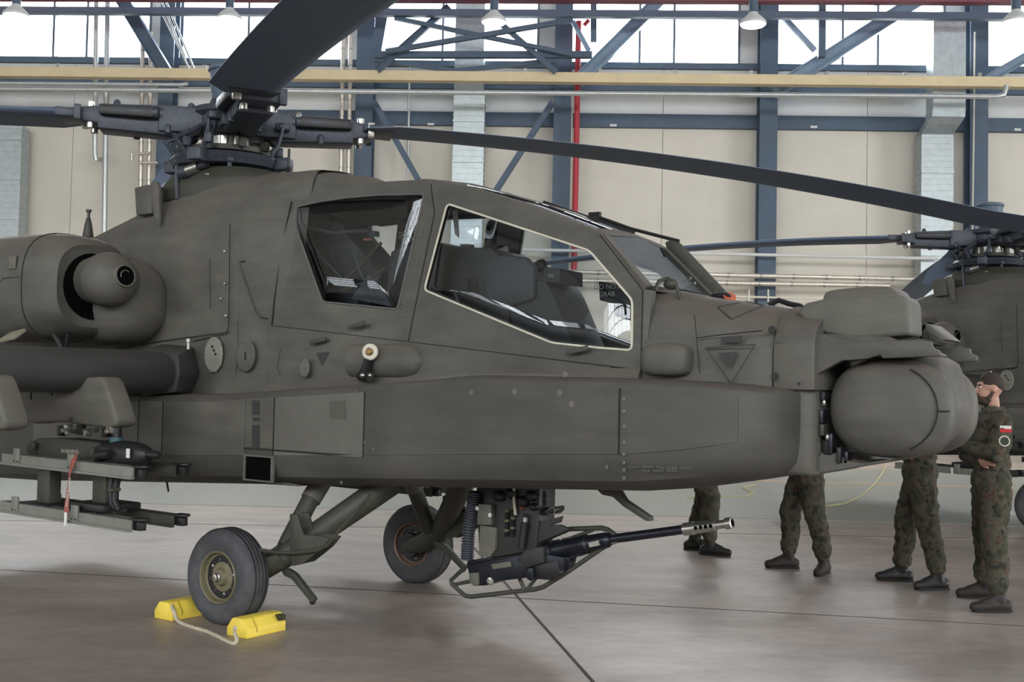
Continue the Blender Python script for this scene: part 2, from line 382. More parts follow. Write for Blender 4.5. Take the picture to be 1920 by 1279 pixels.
# horizontal girts
for y0, y1, o in ((213, 238, .16), (156, 169, .12), (117, 128, .14)):
    b = MB(); z0, z1 = wz(y1), wz(y0); wall_box(b, -HU, HU, -.02, o, z0, z1); g = struct(b.build('trim_girt', STEELB), 'dark blue grey steel girt along back wall')
# windows: one per bay, wide-narrow-wide lights
n_w = 0
for a, c in zip(colu, colu[1:]):
    u0, u1 = a + .22, c - .78; w = u1 - u0; ms = [u0, u0 + w * .41, u0 + w * .615, u1]
    n_w += 1
    fb = MB()
    for u in ms: wall_box(fb, u - .035, u + .035, -.32, -.06, ZS, ZS + 3.0)
    for z in (ZS + .04, ZS + 1.55, ZS + 2.96): wall_box(fb, u0, u1, -.32, -.06, z - .035, z + .035)
    wf = struct(fb.build('window_%d' % n_w, FRAMEW, smooth=False), 'three-light strip window high in back wall')
    for p, q in zip(ms, ms[1:]):
        for z0, z1 in ((ZS + .075, ZS + 1.515), (ZS + 1.585, ZS + 2.92)):
            gb = MB(); gb.add([wp(p + .035, -.18, z0), wp(q - .035, -.18, z0), wp(q - .035, -.18, z1), wp(p + .035, -.18, z1)], [(0, 1, 2, 3)]); gb.build('pane', WGLASS, wf, smooth=False)
    pb = MB(); wall_box(pb, u1, c + .22, -.4, -.08, ZS, ZS + 3.0); pb.build('pier_panel', PALEW, wall, smooth=False)
# columns
clabel = 'dark blue grey steel column on back wall'
for i, u in enumerate(colu):
    b = MB(); b.ibeam(wp(u, .38, 0), wp(u, .38, 15.3), .44 if i < 5 else .52, .5, WN, .04); struct(b.build('trim_column', STEELB), clabel)
# roof, side walls, front wall with its own window strip
b = MB(); b.box((0, 5.5, 15.5), (2 * HU + 2, 64, .2)); struct(b.build('ceiling', ROOFM), 'pale profiled roof sheeting')
b = MB(); b.box((-HU - .2, 20, 7.7), (.4, 34, 15.6)); b.box((-HU - .2, -22, 7.7), (.4, 6, 15.6)); b.box((-HU - .2, -8, 11.4), (.4, 22, 8.2)); b.box((-HU - .2, -8, 1.35), (.4, 22, 2.7)); struct(b.build('wall_left', BEIGE), 'beige side wall with glazed door strip')
fb = MB()
for k in range(12): fb.box((-HU - .2, -19 + 2 * k, 5), (.2, .35 if k % 3 else .7, 4.6))
for z in (2.75, 4.0, 5.2, 6.4, 7.25): fb.box((-HU - .2, -8, z), (.16, 22, .22))
struct(fb.build('window_98', FRAMEW, smooth=False), 'mullioned glazing in the left wall')
b = MB(); b.box((HU + .2, -14, 7.7), (.4, 21, 15.6)); b.box((HU + .2, 26, 7.7), (.4, 21, 15.6)); b.box((HU + .2, 6, 12), (.4, 19.2, 7)); struct(b.build('wall_right', BEIGE), 'beige side wall with open door bay')
b = MB(); b.box((0, -24, 4.2), (2 * HU, .4, 8.4)); b.box((0, -24, 14.6), (2 * HU, .4, 1.7)); struct(b.build('wall_front', BEIGE), 'beige front wall with tall window strip')
fb = MB()
for k in range(-18, 19): fb.box((k * 2.05, -24, 11.1), (.12 if k % 3 else .5, .2, 5.4))
for z in (8.45, 10.2, 11.9, 13.7): fb.box((0, -24, z), (2 * HU, .16, .14))
struct(fb.build('window_99', FRAMEW, smooth=False), 'mullioned window strip in the front wall')

# roof steelwork standing in front of the back wall
def beam(p0, p1, off, wpx, label, m_=STEELB, kind='i', ext=0, name='roof_brace', cat='brace', depth=None):
    a, c = wq(*p0, off), wq(*p1, off); A, B = wp(a[0], off, a[1]), wp(c[0], off, c[1]); d = (B - A).normalized(); B = B + d * ext
    w = wpx * (WALL_D - off) / FPX; b = MB()
    if kind == 'i': b.ibeam(A, B, w * .8, w, WU if abs(d.z) > .7 else (0, 0, 1), max(.02, w * .1))
    else: b.bar(A, B, depth or w, w, (0, 0, 1) if abs(d.z) < .95 else WU)
    return tag(b.build(name, m_), label, cat)
beam((1085, 152), (1238, 0), 1.2, 24, 'thick steel knee brace rising right behind the red pipe', STEELL, 'i', 3)
beam((1450, 172), (1722, 0), 1.25, 26, 'pale steel knee brace crossing the window right of the ceiling lamp', STEELL, 'i', 3)
beam((314, 140), (230, 0), 1.25, 24, 'dark steel knee brace behind the rotor head, rising left', STEELB, 'i', 3)
beam((697, 150), (722, 10), 1.3, 20, 'steep dark brace beside the upper rotor blade', STEELB, 'b', 2)
beam((1850, 150), (1950, 92), 1.25, 18, 'pale brace at right edge under the window', STEELL, 'i', 3)
beam((701, 190), (784, 337), .9, 11, 'thin wall brace left of the corrugated duct, falling right', STEELB, 'b')
beam((1036, 192), (926, 364), .9, 11, 'thin wall brace right of the corrugated duct, falling left', STEELB, 'b')
beam((707, 132), (842, 12), 2.2, 12, 'lattice bar rising right from beside the upper rotor blade')
beam((740, 34), (1072, 102), 2.4, 8, 'lattice bar falling right across the duct', kind='b')
beam((723, 97), (1072, 38), 2.5, 9, 'lattice bar rising right across the duct', kind='b')
beam((937, 43), (1042, 135), 2.3, 10, 'short lattice bar under the bright lamp', kind='b')
beam((703, 103), (1110, 103), 2.1, 12, 'horizontal lattice chord between two columns', kind='b')
beam((703, 112), (855, 133), 2.0, 8, 'lower bowed lattice bar left of the duct', kind='b')
beam((855, 133), (1042, 113), 2.0, 8, 'lower bowed lattice bar right of the duct', kind='b')
beam((1074, 40), (1104, 95), 1.5, 8, 'short strut between the red pipe and knee brace', STEELL, 'b')
beam((1113, -5), (1113, 78), 1.5, 11, 'short hanger above the thick knee brace', kind='b')
beam((1541, -5), (1540, 108), 1.7, 13, 'short hanger above the pale knee brace', kind='b')
beam((1470, 33), (1528, 95), 1.7, 9, 'short pale strut left of the hanger', STEELL, 'b')
beam((-300, 18), (2300, 34), 2.6, 13, 'long dark bottom chord of the roof truss', kind='b', name='truss_chord', cat='beam')
beam((-300, -12), (2300, -2), 3.2, 22, 'maroon roof beam along the top of the windows', MAROON, 'b', name='roof_beam', cat='beam')
# crane rail
RO = 2.0; za, zb_ = wz(137, RO), wz(155, RO); b = MB(); b.ibeam(wp(-HU + 1, RO, (za + zb_) / 2), wp(HU - 1, RO, (za + zb_) / 2), .3, za - zb_, (0, 0, 1), .03)
wall_box(b, -HU + 1, HU - 1, RO + .13, RO + .145, zb_ + .01, za - .01)
cr = tag(b.build('crane_rail', RAILY), 'long pale yellow crane rail running along the back wall', 'rail')
for p in (110, 385, 720, 985, 1125, 1265, 1408, 1550, 1695, 1835):
    c = MB(); u = wx(p, RO, 140); c.box(wp(u, RO + .05, za + .06), (.09, .1, .12)); c.build('rail_clip', STEEL, cr, smooth=False)
# pipes on the wall
def pipe(pts, off, wpx, label, m_=PIPE, name='pipe', cat='pipe', n=12, bands=0):
    P = []
    for q in pts:
        o = q[2] if len(q) > 2 else off; u, z = wq(q[0], q[1], o); P.append(wp(u, o, z))
    r = wpx / 2 * (WALL_D - off) / FPX; b = MB(); b.tube(P, r, n); o_ = b.build(name, m_); tag(o_, label, cat)
    if bands:
        tot = (P[-1] - P[0]).length; k = int(tot / bands)
        for i in range(1, k):
            q = P[0].lerp(P[-1], i / k); d = (P[-1] - P[0]).normalized(); c = MB(); c.lathe([(-.03, r * 1.14), (.03, r * 1.14)], q, d, 12); c.build('pipe_clamp', STEEL, o_)
    return o_
pipe([(-250, 165), (1868, 181), (1882, 178), (1886, 166), (1886.5, 160)], 2.4, 10, 'long silver pipe under the yellow crane rail, bent up at its right end')
pipe([(-250, 154), (340, 159), (352, 157)], 2.45, 7, 'thin silver pipe just under the crane rail at left')
pipe([(181, -20), (178, 288), (180, 298), (190, 299, .1)], 1.0, 9, 'vertical silver pipe with a bent lower end at left')
pipe([(202, -20), (190, 830)], .9, 10, 'vertical silver pipe reaching down behind the engine nacelle')
pipe([(268, 60), (256, 830)], .9, 8, 'left of two foil wrapped pipes behind the rotor head', PIPEW, bands=.55)
pipe([(283, 60), (272, 830)], .9, 8, 'right of two foil wrapped pipes behind the rotor head', PIPEW, bands=.55)
pipe([(247, 302), (247, 288), (282, 287)], 1.1, 5, 'small pipe bend off the foil wrapped pipes, upper', PIPEW)
pipe([(260, 305), (295, 305)], 1.1, 5, 'small pipe stub off the foil wrapped pipes, lower', PIPEW)
pipe([(644, 60), (630, 830)], .9, 8, 'left of two foil wrapped pipes left of the steel column', PIPEW, bands=.5)
pipe([(658, 60), (645, 830)], .9, 8, 'right of two foil wrapped pipes left of the steel column', PIPEW, bands=.5)
pipe([(1085, 40), (1070, 838)], .9, 11, 'red sprinkler pipe running down beside the steel column', REDPIPE)
pipe([(1104, 38), (1095, 48)], .9, 8, 'short red sprinkler branch under the roof beam', REDPIPE)
pipe([(1073, 170), (1066, 838)], .75, 3, 'thin white conduit on the column by the red pipe', CREAM)
pipe([(768, 120), (757, 832)], .3, 5, 'thin grey conduit on the wall left of the duct')
for k, (p, q) in enumerate((((288, -10), (356, 132)), ((298, -10), (348, 110)), ((306, -10), (366, 134)))):
    pipe([p, q], 1.6 - .08 * k, 4, ('left', 'middle', 'right')[k] + ' of three thin conduits climbing the knee brace')
pipe([(1828, 60), (1818, 845)], .75, 3, 'thin white conduit down the rightmost column', CREAM)
pipe([(880, 466), (1760, 485)], 1.15, 6, 'white cable tray tube low across the back wall', PALEW)
pipe([(880, 506), (1735, 524)], 1.2, 9, 'upper of two foil wrapped heating pipes low on the wall', PIPEW, bands=.9)
pipe([(880, 523), (1668, 536)], 1.15, 9, 'lower of two foil wrapped heating pipes, ending behind the nose', PIPEW, bands=.9)
hr = pipe([(1215, 553), (1700, 563)], 1.0, 4, 'thin cream handrail low on the wall below the heating pipes', CREAM, name='handrail', cat='handrail')
for p in (1300, 1404, 1440, 1562, 1640):
    u, z = wq(p, 543, 1.0); b = MB(); b.tube([wp(u, 1.04, z), wp(u, 1.04, .0)], .024, 8); b.build('rail_post', CREAM, hr)
# ducts: ribbed galvanised boxes
def duct(px0, px1, y0, y1, off, dep, label, ribs=True, name='air_duct'):
    pm_ = (px0 + px1) / 2; u0, u1 = wx(px0, off, (y0 + y1) / 2), wx(px1, off, (y0 + y1) / 2); z0, z1 = wz(y1, off, pm_), wz(y0, off, pm_)
    e = empty(name, wp((u0 + u1) / 2, off, z0)); tag(e, label, 'duct')
    def loc(b): b.v = [v - e.location for v in b.v]; return b
    b = MB(); wall_box(b, u0, u1, off - dep, off, z0, z1); loc(b).build('duct_body', DUCT, e, smooth=False)
    if ribs:
        k = max(2, int((z1 - z0) / .17))
        for i in range(k):
            z = z0 + (z1 - z0) * (i + .5) / k; b = MB(); t = .028 if i % 7 else .05
            wall_box(b, u0 - .015, u1 + .015, off - dep, off + (.02 if i % 7 else .05), z - t / 2, z + t / 2); loc(b).build('duct_rib', DUCT, e, smooth=False)
    return e
duct(-24, 34, 235, 640, .75, .5, 'ribbed galvanised air duct at the left edge')
duct(848, 906, 178, 462, .8, .5, 'ribbed galvanised air duct between the wall braces')
duct(853, 908, 2, 174, .9, .45, 'plain upper air duct crossing the lattice bars', False)
duct(1727, 1787, 252, 640, .9, .6, 'ribbed galvanised air duct beside the rightmost column')
duct(1750, 1811, 30, 208, 1.5, .6, 'plain upper air duct at right in front of the window', False)
a0, a1 = wx(1748, 1.5, 210), wx(1810, 1.5, 210); c0, c1 = wx(1727, .9, 250), wx(1787, .9, 250)
zt, zm, zl = wz(208, 1.5, 1780), wz(232, 1.3, 1770), wz(252, .9, 1757)
b = MB()
def rq(u0, u1, o, z, dp=.6): return [wp(u0, o, z), wp(u1, o, z), wp(u1, o - dp, z), wp(u0, o - dp, z)]
b.loft([rq(a0, a1, 1.5, zt), rq(a0, a1, 1.5, (zt + zm) / 2), rq((a0 + c0) / 2, (a1 + c1) / 2, 1.3, zm), rq(c0, c1, .9, zl)])
tag(b.build('duct_elbow', DUCT, smooth=False), 'offset elbow joining the two right air ducts', 'duct')
# girt tags
for k, (p, y) in enumerate(((808, 233), (1150, 235), (1526, 238), (1908, 243))):
    u, z = wq(p, y, .17); b = MB(); b.box(wp(u, .175, z), (.2, .02, .07)); tag(b.build('wall_tag', PALEW, smooth=False), ('first', 'second', 'third', 'rightmost')[k] + ' small white tag on the dark girt, from the left', 'tag')
# high-bay lamps
LAMP = emis('lamp_glow', (255, 250, 238), 30)
def lamp(px, py, Y, label, power=260):
    v = ray(px, py); P = CPOS + v * (Y / v.y)
    e = empty('high_bay_lamp', P); tag(e, label, 'lamp', 'high bay lamps hanging under the roof')
    b = MB(); b.lathe([(.0, .29), (.05, .30), (.16, .20), (.24, .11), (.27, .10)], (0, 0, 0), (0, 0, 1), 24); b.build('reflector', PALEW, e)
    b = MB(); b.lathe([(-.03, .25), (-.012, .27)], (0, 0, 0), (0, 0, 1), 24); b.build('diffuser', LAMP, e)
    b = MB(); b.lathe([(.27, .1), (.55, .1)], (0, 0, 0), (0, 0, 1), 16); b.build('ballast_housing', STEELB, e)
    b = MB(); b.tube([(0, 0, .55), (0, 0, 15.4 - P.z)], .015, 6); b.build('hanger', STEEL, e)
    l = bpy.data.lights.new('lamp_light', 'SPOT'); l.energy = power * 4; l.spot_size = R(140); l.spot_blend = .6; l.shadow_soft_size = .25; l.color = (1, .96, .88)
    o = bpy.data.objects.new('lamp_light', l); col.objects.link(o); o.parent = e; o.location = (0, 0, -.06)
lamp(30, 30, 26, 'lit high bay lamp at the upper left corner')
lamp(430, 36, 27, 'dim high bay lamp left of the raised rotor blade')
lamp(926, 42, 26, 'bright high bay lamp in front of the middle duct')
lamp(1412, 46, 25, 'lit high bay lamp in front of the column right of centre')
lamp(1905, 42, 24, 'high bay lamp at the upper right corner')
# things lying on the lane
P = [ground(*q, .012) for q in ((1290, 933), (1330, 931), (1400, 931), (1412, 924), (1392, 914), (1416, 909))]
b = MB(); b.tube(P, .012, 6); tag(b.build('cord', mat('cord_yellow', (190, 184, 140), .8)), 'pale yellow cord lying on the lane behind the leftmost legs', 'cord')
P = [ground(*q, .012) for q in ((1500, 946), (1550, 949), (1585, 944), (1615, 930), (1640, 908), (1656, 885), (1663, 868))]
b = MB(); b.tube(P, .012, 6); tag(b.build('cord', MATS['cord_yellow']), 'pale yellow cord curving across the lane below the sensor turret', 'cord')
g = ground(1900, 967); b = MB(); b.prism([g + Vector((-.08, -.05, .004)), g + Vector((.07, -.04, .004)), g + Vector((.09, .06, .03)), g + Vector((-.03, .07, .05))], (0, 0, .003)); tag(b.build('paper_scrap', WHITE, smooth=False), 'white paper scrap on the lane right of the bearded soldier', 'scrap')
# ================================================================== THE HELICOPTER (x forward, y port, z up)
heli = empty('attack_helicopter', HO, -TH)
tag(heli, 'olive drab attack helicopter in the foreground with white-edged cockpit window', 'helicopter', 'parked attack helicopters')
def mir(P): return [Vector((p.x, -p.y, p.z)) for p in P]
def sect(half):                               # closed section from a half profile (y>=0), listed bottom centre to top centre
    return half
def ring(x, half):
    st = [Vector((x, -y, z)) for y, z in half]; pt = [Vector((x, y, z)) for y, z in reversed(half)]
    out = st + pt; r = []
    for p in out:
        if not r or (p - r[-1]).length > 1e-5: r.append(p)
    if (r[0] - r[-1]).length < 1e-5: r.pop()
    return r
ZB = [(-9, .62), (-2.9, .776), (2.9, 1.09), (3.2, 1.125), (3.45, 1.17), (3.6, 1.21), (3.71, 1.27)]
ZT = [(-9, 1.5), (-2.9, 1.5), (-.52, 1.531), (.99, 1.634), (1.75, 1.698), (2.81, 1.695), (3.38, 1.675), (3.8, 1.635), (3.95, 1.62)]
HW = [(-9, .92), (2.9, .92), (3.15, .905), (3.35, .87), (3.48, .825), (3.58, .765), (3.65, .69), (3.69, .60), (3.71, .46)]
zb = lambda x: interp(ZB, x); zt = lambda x: interp(ZT, x); hw = lambda x: interp(HW, x)
# lower fuselage with its side avionics bays
def low_half(x):
    w, b_, t = hw(x), zb(x), zt(x)
    return [(0, b_ - .02), (w - .26, b_ - .015), (w - .13, b_ + .005), (w - .05, b_ + .05), (w - .008, b_ + .13), (w, b_ + .2), (w, t - .03), (w - .008, t - .012), (w - .03, t), (w - .2, t + .012), (.3, t + .02), (0, t + .02)]
xs = [-4.2, -3.5, -2.9, -2, -1, -.5, 0, .5, 1, 1.4, 1.75, 2.2, 2.6, 2.9, 3.05, 3.2, 3.3, 3.4, 3.48, 3.54, 3.6, 3.65, 3.68, 3.70, 3.71]
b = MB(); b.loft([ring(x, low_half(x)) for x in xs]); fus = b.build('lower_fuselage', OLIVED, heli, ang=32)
# access panels standing proud on both flanks
def side_panel(x0, x1, z0f, z1f, m_=PANEL, name='access_panel', parent=None, t=.005, both=True, step=.12):
    k = max(1, int((x1 - x0) / step)); 
    for s in ((1, -1) if both else (-1,)):
        b = MB(); secs = []
        for i in range(k + 1):
            x = x0 + (x1 - x0) * i / k; w = hw(x); z0, z1 = z0f(x), z1f(x)
            secs.append([(x, s * (w - .004), z0), (x, s * (w + t), z0), (x, s * (w + t), z1), (x, s * (w - .004), z1)])
        b.loft(secs); o = b.build(name, m_, parent or fus, bev=.0025, seg=1, ang=30)
    return o
def fx(px, py, y=-.925): return S(px, py, y).x
lowf = lambda x: zb(x) + .2; topf = lambda x: zt(x) - .045
midz = S(560, 848, -.925).z
g = .006
seams = [fx(-30, 830), fx(60, 830), fx(258, 830), fx(303, 830), fx(457, 830), fx(512, 830), fx(681, 830), fx(1160, 830)]
side_panel(seams[1] + g, seams[2] - g, lowf, topf)
side_panel(seams[2] + g, seams[3] - g, lowf, topf, OLIVE2)
side_panel(seams[3] + g, seams[4] - g, lowf, topf, OLIVE)
side_panel(seams[4] + g, seams[5] - g, lambda x: midz + .01, topf, OLIVE)
side_panel(seams[5] + g, seams[6] - g, lambda x: midz + .006, topf)
xm = fx(618, 880)
side_panel(seams[5] + g, xm - g, lowf, lambda x: midz - .006, OLIVE2); side_panel(xm + g, seams[6] - g, lowf, lambda x: midz - .006, PANEL)
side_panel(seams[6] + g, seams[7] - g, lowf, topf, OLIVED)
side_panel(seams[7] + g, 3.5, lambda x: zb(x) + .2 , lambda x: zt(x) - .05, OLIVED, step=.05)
for sx_ in (seams[2], seams[3], seams[5], seams[6], seams[7]):
    for s in (-1, 1): b = MB(); b.box((sx_, s * (hw(sx_) + .0005), (lowf(sx_) + topf(sx_)) / 2), (.014, .006, topf(sx_) - lowf(sx_))); b.build('panel_gap', SEAM, fus, smooth=False)
for s in (-1, 1): b = MB(); b.box(((seams[4] + seams[6]) / 2, s * .9205, midz), (seams[6] - seams[4], .006, .009)); b.build('panel_gap', SEAM, fus, smooth=False)
# cooling exhaust: flush square vent, its inner shade painted as a black sheet
v0, v1 = S(463, 855, -.925), S(510, 902, -.925)
b = MB(); fr = [(v0.x, -.93, v1.z), (v1.x, -.93, v1.z), (v1.x, -.93, v0.z), (v0.x, -.93, v0.z)]
def ins(poly, d):
    c = sum((Vector(p) for p in poly), Vector()) / len(poly); return [Vector(p) + (c - Vector(p)).normalized() * d for p in poly]
inn = ins(fr, -.02)
vent = MB(); vent.add([Vector(p) for p in fr] + [Vector(p) + Vector((0, -.012, 0)) for p in fr] + [p + Vector((0, -.012, 0)) for p in inn] + [p + Vector((0, .01, 0)) for p in inn],
    [(4, 5, 9, 8), (5, 6, 10, 9), (6, 7, 11, 10), (7, 4, 8, 11), (0, 1, 5, 4), (1, 2, 6, 5), (2, 3, 7, 6), (3, 0, 4, 7), (8, 9, 13, 12), (9, 10, 14, 13), (10, 11, 15, 14), (11, 8, 12, 15)]).build('vent_frame', OLIVE2, fus)
b = MB(); b.add([(v0.x, -.932, v1.z), (v1.x, -.932, v1.z), (v1.x, -.932, v0.z), (v0.x, -.932, v0.z)], [(0, 1, 2, 3)]); b.build('vent_shade_sheet', mat('vent_black', (9, 9, 10), .95, var=.05, spec=.05), fus)
# dark stencils (flat print) and fasteners on the bays
def decal(pts, y, name='stencil', m_=DARKP, parent=None, t=.0012):
    P = [S(px, py, y) for px, py in pts]; b = MB(); b.prism(P, (0, -t, 0)); return b.build(name, m_, parent or fus, smooth=False)
for q in (((473, 751), (487, 751), (487, 778), (473, 778)), ((474, 783), (487, 783), (487, 790), (474, 790)), ((473, 797), (487, 797), (487, 842), (473, 842))): decal(q, -.927)
for px in ((884, 736), (965, 735), (1050, 737), (1072, 758), (1060, 702)):
    p = S(px[0], px[1], -.925); b = MB(); b.lathe([(0, .019), (.004, .017)], p, (0, -1, 0), 14); b.build('flush_fastener', OLIVE2, fus)
for py in (748, 772, 800, 830, 852, 868, 882, 897): p = S(1170, py, -.925); b = MB(); b.lathe([(0, .012), (.006, .010), (.009, .004)], p, (0, -1, 0), 10); b.build('screw_head', OLIVE2, fus)
for px, py in ((1138, 876), (700, 842), (615, 845), (655, 845), (668, 735), (640, 905), (684, 830), (571, 690)):
    p = S(px, py, -.925); b = MB(); b.lathe([(0, .011), (.004, .009)], p, (0, -1, 0), 12); b.build('flush_fastener', OLIVE2, fus)
decal(((618, 752), (648, 752), (648, 786), (618, 786)), -.927, m_=mat('stencil_faint', (80, 79, 72), .7, var=.08))
for i, (px, py, w) in enumerate(((885, 785, 34), (889, 792, 16), (1180, 874, 60), (1240, 876, 55), (1205, 881, 70))):   # rows of unreadable stencil marks
    for k in range(int(w / 5)): decal(((px + k * 5, py), (px + k * 5 + 3.4, py + .1), (px + k * 5 + 3.4, py + 3.6), (px + k * 5, py + 3.5)), -.927, 'stencil_mark', MATS['stencil_faint']) if (k * 7 + i) % 5 else None
# belly keel strip and drain
b = MB(); b.tube([S(302, 893, -.7), S(313, 905, -.7), S(316, 922, -.7)], .008, 8); b.build('drain_pipe', BLACK, fus)
b = MB(); b.prism([S(455, 905, -.8), S(560, 912, -.8), S(556, 909, -.8), S(540, 905, -.8)], (0, .25, 0)); b.build('belly_fairing', OLIVE, fus)

# cockpit side walls (from bay ledge up to the door line) - hollow tub
DOORZ = [(-.3, 2.055), (-.191, 2.043), (.95, 1.935), (2.788, 1.752), (2.9, 1.74)]
dz = lambda x: interp(DOORZ, x)
b = MB(); secs = []
for x in [-.25, .2, .6, 1, 1.4, 1.8, 2.2, 2.6, 2.8]:
    t = zt(x); secs.append([(x, -.62, t), (x, -.575, t + .07), (x, -.565, dz(x)), (x, -.50, dz(x)), (x, -.50, t - .05)])
b.loft(secs); b.mirror(); side = b.build('cockpit_side_wall', OLIVE, heli, ang=30)
# raised longeron strip above the ledge
b = MB(); b.tube([S(765, 716, -.6), S(865, 706, -.62), S(1000, 706, -.64), S(1140, 714, -.64), S(1250, 722, -.62)], [.006, .018, .022, .018, .006], 8); b.build('edge_strip', OLIVE2, side)
# tub floor and bulkheads
b = MB(); b.box((1.27, 0, 1.60), (3.1, 1.05, .04)); b.box((-.2, 0, 2.2), (.04, .9, 1.2)); b.box((2.76, 0, 1.9), (.04, 1.0, .62)); tub = b.build('cockpit_tub', INTER, heli, smooth=False)

# upper centre fuselage behind the cockpit
TOPZ = [(-9, 2.2), (-4.6, 2.45), (-3.4, 2.66), (-2.55, 2.87), (-1.72, 3.085), (-.84, 3.2), (-.49, 3.215), (-.2, 3.2)]
def up_half(x):
    t = interp(TOPZ, x); k = interp([(-9, .35), (-4.5, .5), (-2.6, .6), (-.19, .575)], x); lo = zt(x) - .02
    s = min(1, (t - 1.5) / 1.7)
    return [(0, lo), (k, lo), (k, 1.5 + 1.15 * s), (k - .015, 1.5 + 1.25 * s), (k - .05, 1.5 + 1.36 * s), (.43, t - .08), (.39, t - .01), (.34, t + .015), (.15, t + .035), (0, t + .04)]
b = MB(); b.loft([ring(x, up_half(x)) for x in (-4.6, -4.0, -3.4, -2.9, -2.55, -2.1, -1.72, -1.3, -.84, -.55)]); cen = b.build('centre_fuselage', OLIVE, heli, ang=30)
# shoulder skin narrowing from the fuselage flank to the canopy's rear edge
shell = []
for x, t, d_ in ((-.56, 0, 0), (-.45, .12, 0), (-.33, .38, 0), (-.2, .72, 0), (-.1, .95, .002), (-.03, 1, .012), (.0, 1, .03)):
    shell.append([Vector((x, -(y + (min(y, .566 - .085 * max(0, z - 1.75)) - y) * t - d_), z)) for y, z in up_half(min(x, -.2))[1:]])
db = MB(); db.loft(shell, False, False, False); db.build('door_post', OLIVE, cen, ang=50)
db = MB(); db.loft([mir(q) for q in shell[:4]], False, False, False); db.build('door_post', OLIVE, cen, ang=50)
# turtle-back hump over the canopy's rear edge
b = MB(); hs = []
for x, w, z0, z1 in ((-.4, .40, 2.9, 3.215), (-.1, .42, 2.9, 3.205), (.1, .41, 2.94, 3.19), (.25, .36, 2.98, 3.165), (.33, .28, 3.0, 3.13), (.37, .18, 3.02, 3.08)):
    hs.append(ring(x, [(0, z0), (w, z0), (w, z0 + (z1 - z0) * .35), (w - .05, z1 - .03), (w - .12, z1), (0, z1 + .02)]))
b.loft(hs); b.build('turtle_back', OLIVE, heli, ang=34)
# seams, patches and hardware on the flank behind the cockpit
def seam(pts, y, r=.0035, parent=None, m_=SEAM): 
    b = MB(); b.tube([S(px, py, y) for px, py in pts], r, 6); return b.build('panel_seam', m_, parent or cen)
seam([(431, 420), (430, 520), (429, 610), (424, 625), (360, 640)], -.602)
seam([(393, 485), (394, 580)], -.602, .002); seam([(243, 598), (243, 650)], -.602)
seam([(215, 655), (300, 640), (430, 622)], -.602, .003)
seam([(446, 600), (447, 650), (442, 700)], -.602, .002); seam([(526, 655), (520, 690), (526, 705)], -.602, .002)
for px, py in ((421, 471), (420, 532), (423, 592), (413, 560)): 
    b = MB(); b.lathe([(0, .012), (.005, .008)], S(px, py, -.6), (0, -1, 0), 10); b.build('flush_fastener', STEEL, cen)
b = MB(); b.tube([S(458, 490, -.6), S(449, 492, -.66), S(452, 505, -.66), S(480, 585, -.66), S(488, 595, -.66), S(502, 598, -.6)], .008, 8); b.build('grab_handle', DGREEN, cen)
# round inspection covers
def cover(px, py, rx, ry, m_, name, y=-.602):
    p = S(px, py, y); b = MB(); n = 28; pr = [(0, 1.0), (.008, .97), (.012, .86), (.008, .84), (.008, .0)]; b.lathe(pr, p, (0, -1, 0), n, (rx, ry), (1, 0, 0)); return b.build(name, m_, cen, ang=25)
c1 = cover(401, 665, .10, .135, mat('primer_grey', (128, 126, 116), .6, var=.12, scale=14), 'filler_cover'); 
for k in range(10):
    a = 2 * PI * k / 10; p = S(401, 665, -.61) + Vector((math.cos(a) * .1, 0, math.sin(a) * .135)); b = MB(); b.lathe([(0, .009), (.006, .006)], p, (0, -1, 0), 8); b.build('bolt', OLIVE2, c1)
for k, (px, py) in enumerate(((398, 650), (401, 657), (404, 664))): b = MB(); b.lathe([(0, .012), (.003, .011)], S(px, py, -.612), (0, -1, 0), 10); b.build('hole', SEAM, c1)
c2 = cover(461, 667, .10, .12, OLIVE, 'round_cover')
b = MB(); b.box(S(460, 668, -.612), (.012, .006, .06)); b.build('latch', SEAM, c2)
cover(571, 690, .05, .07, OLIVE2, 'latch_cover', -.62)
# box and plate on the spine, small mast aerials
b = MB(); P = [S(252, 352, -.5), S(275, 346, -.5), S(285, 347, -.5), S(284, 400, -.5), S(255, 404, -.5)]; b.prism(P, (0, .12, 0)); b.build('spine_box', OLIVE, heli, bev=.008)
b = MB(); P = [S(281, 343, -.53), S(292, 340, -.53), S(297, 350, -.53), S(299, 428, -.53), S(288, 406, -.53)]; b.prism(P, (0, .03, 0)); b.build('spine_plate', OLIVE, heli, bev=.004)
b = MB(); p = S(165, 440, -.75); b.lathe([(0, .045), (.10, .03), (.155, .018), (.16, .012), (.20, .012), (.205, .022), (.225, .022)], p - Vector((0, 0, .02)), (0, 0, 1), 12); b.build('rod_aerial', DGREEN, heli)
b = MB(); p = S(541, 318, -.2); b.lathe([(-.05, .03), (.01, .02), (.02, .01), (.16, .01)], p, (0, 0, 1), 10); b.build('rod_aerial', BLACK, heli)

# nose ahead of the windscreen
def nose_half(x):
    k = (x - 2.79) / .75; w = .545 - .065 * k; t = 2.25 - .125 * k
    return [(0, 1.5), (w - .01, 1.5), (w + .005, 1.72), (w, 1.90 - .03 * k), (w - .03, 2.02 - .05 * k), (w - .10, t - .09), (w - .21, t - .035), (.17, t - .008), (0, t)]
b = MB(); b.loft([ring(x, nose_half(x)) for x in (2.74, 2.9, 3.1, 3.3, 3.45, 3.56)]); nose = b.build('nose', OLIVE, heli, ang=30)
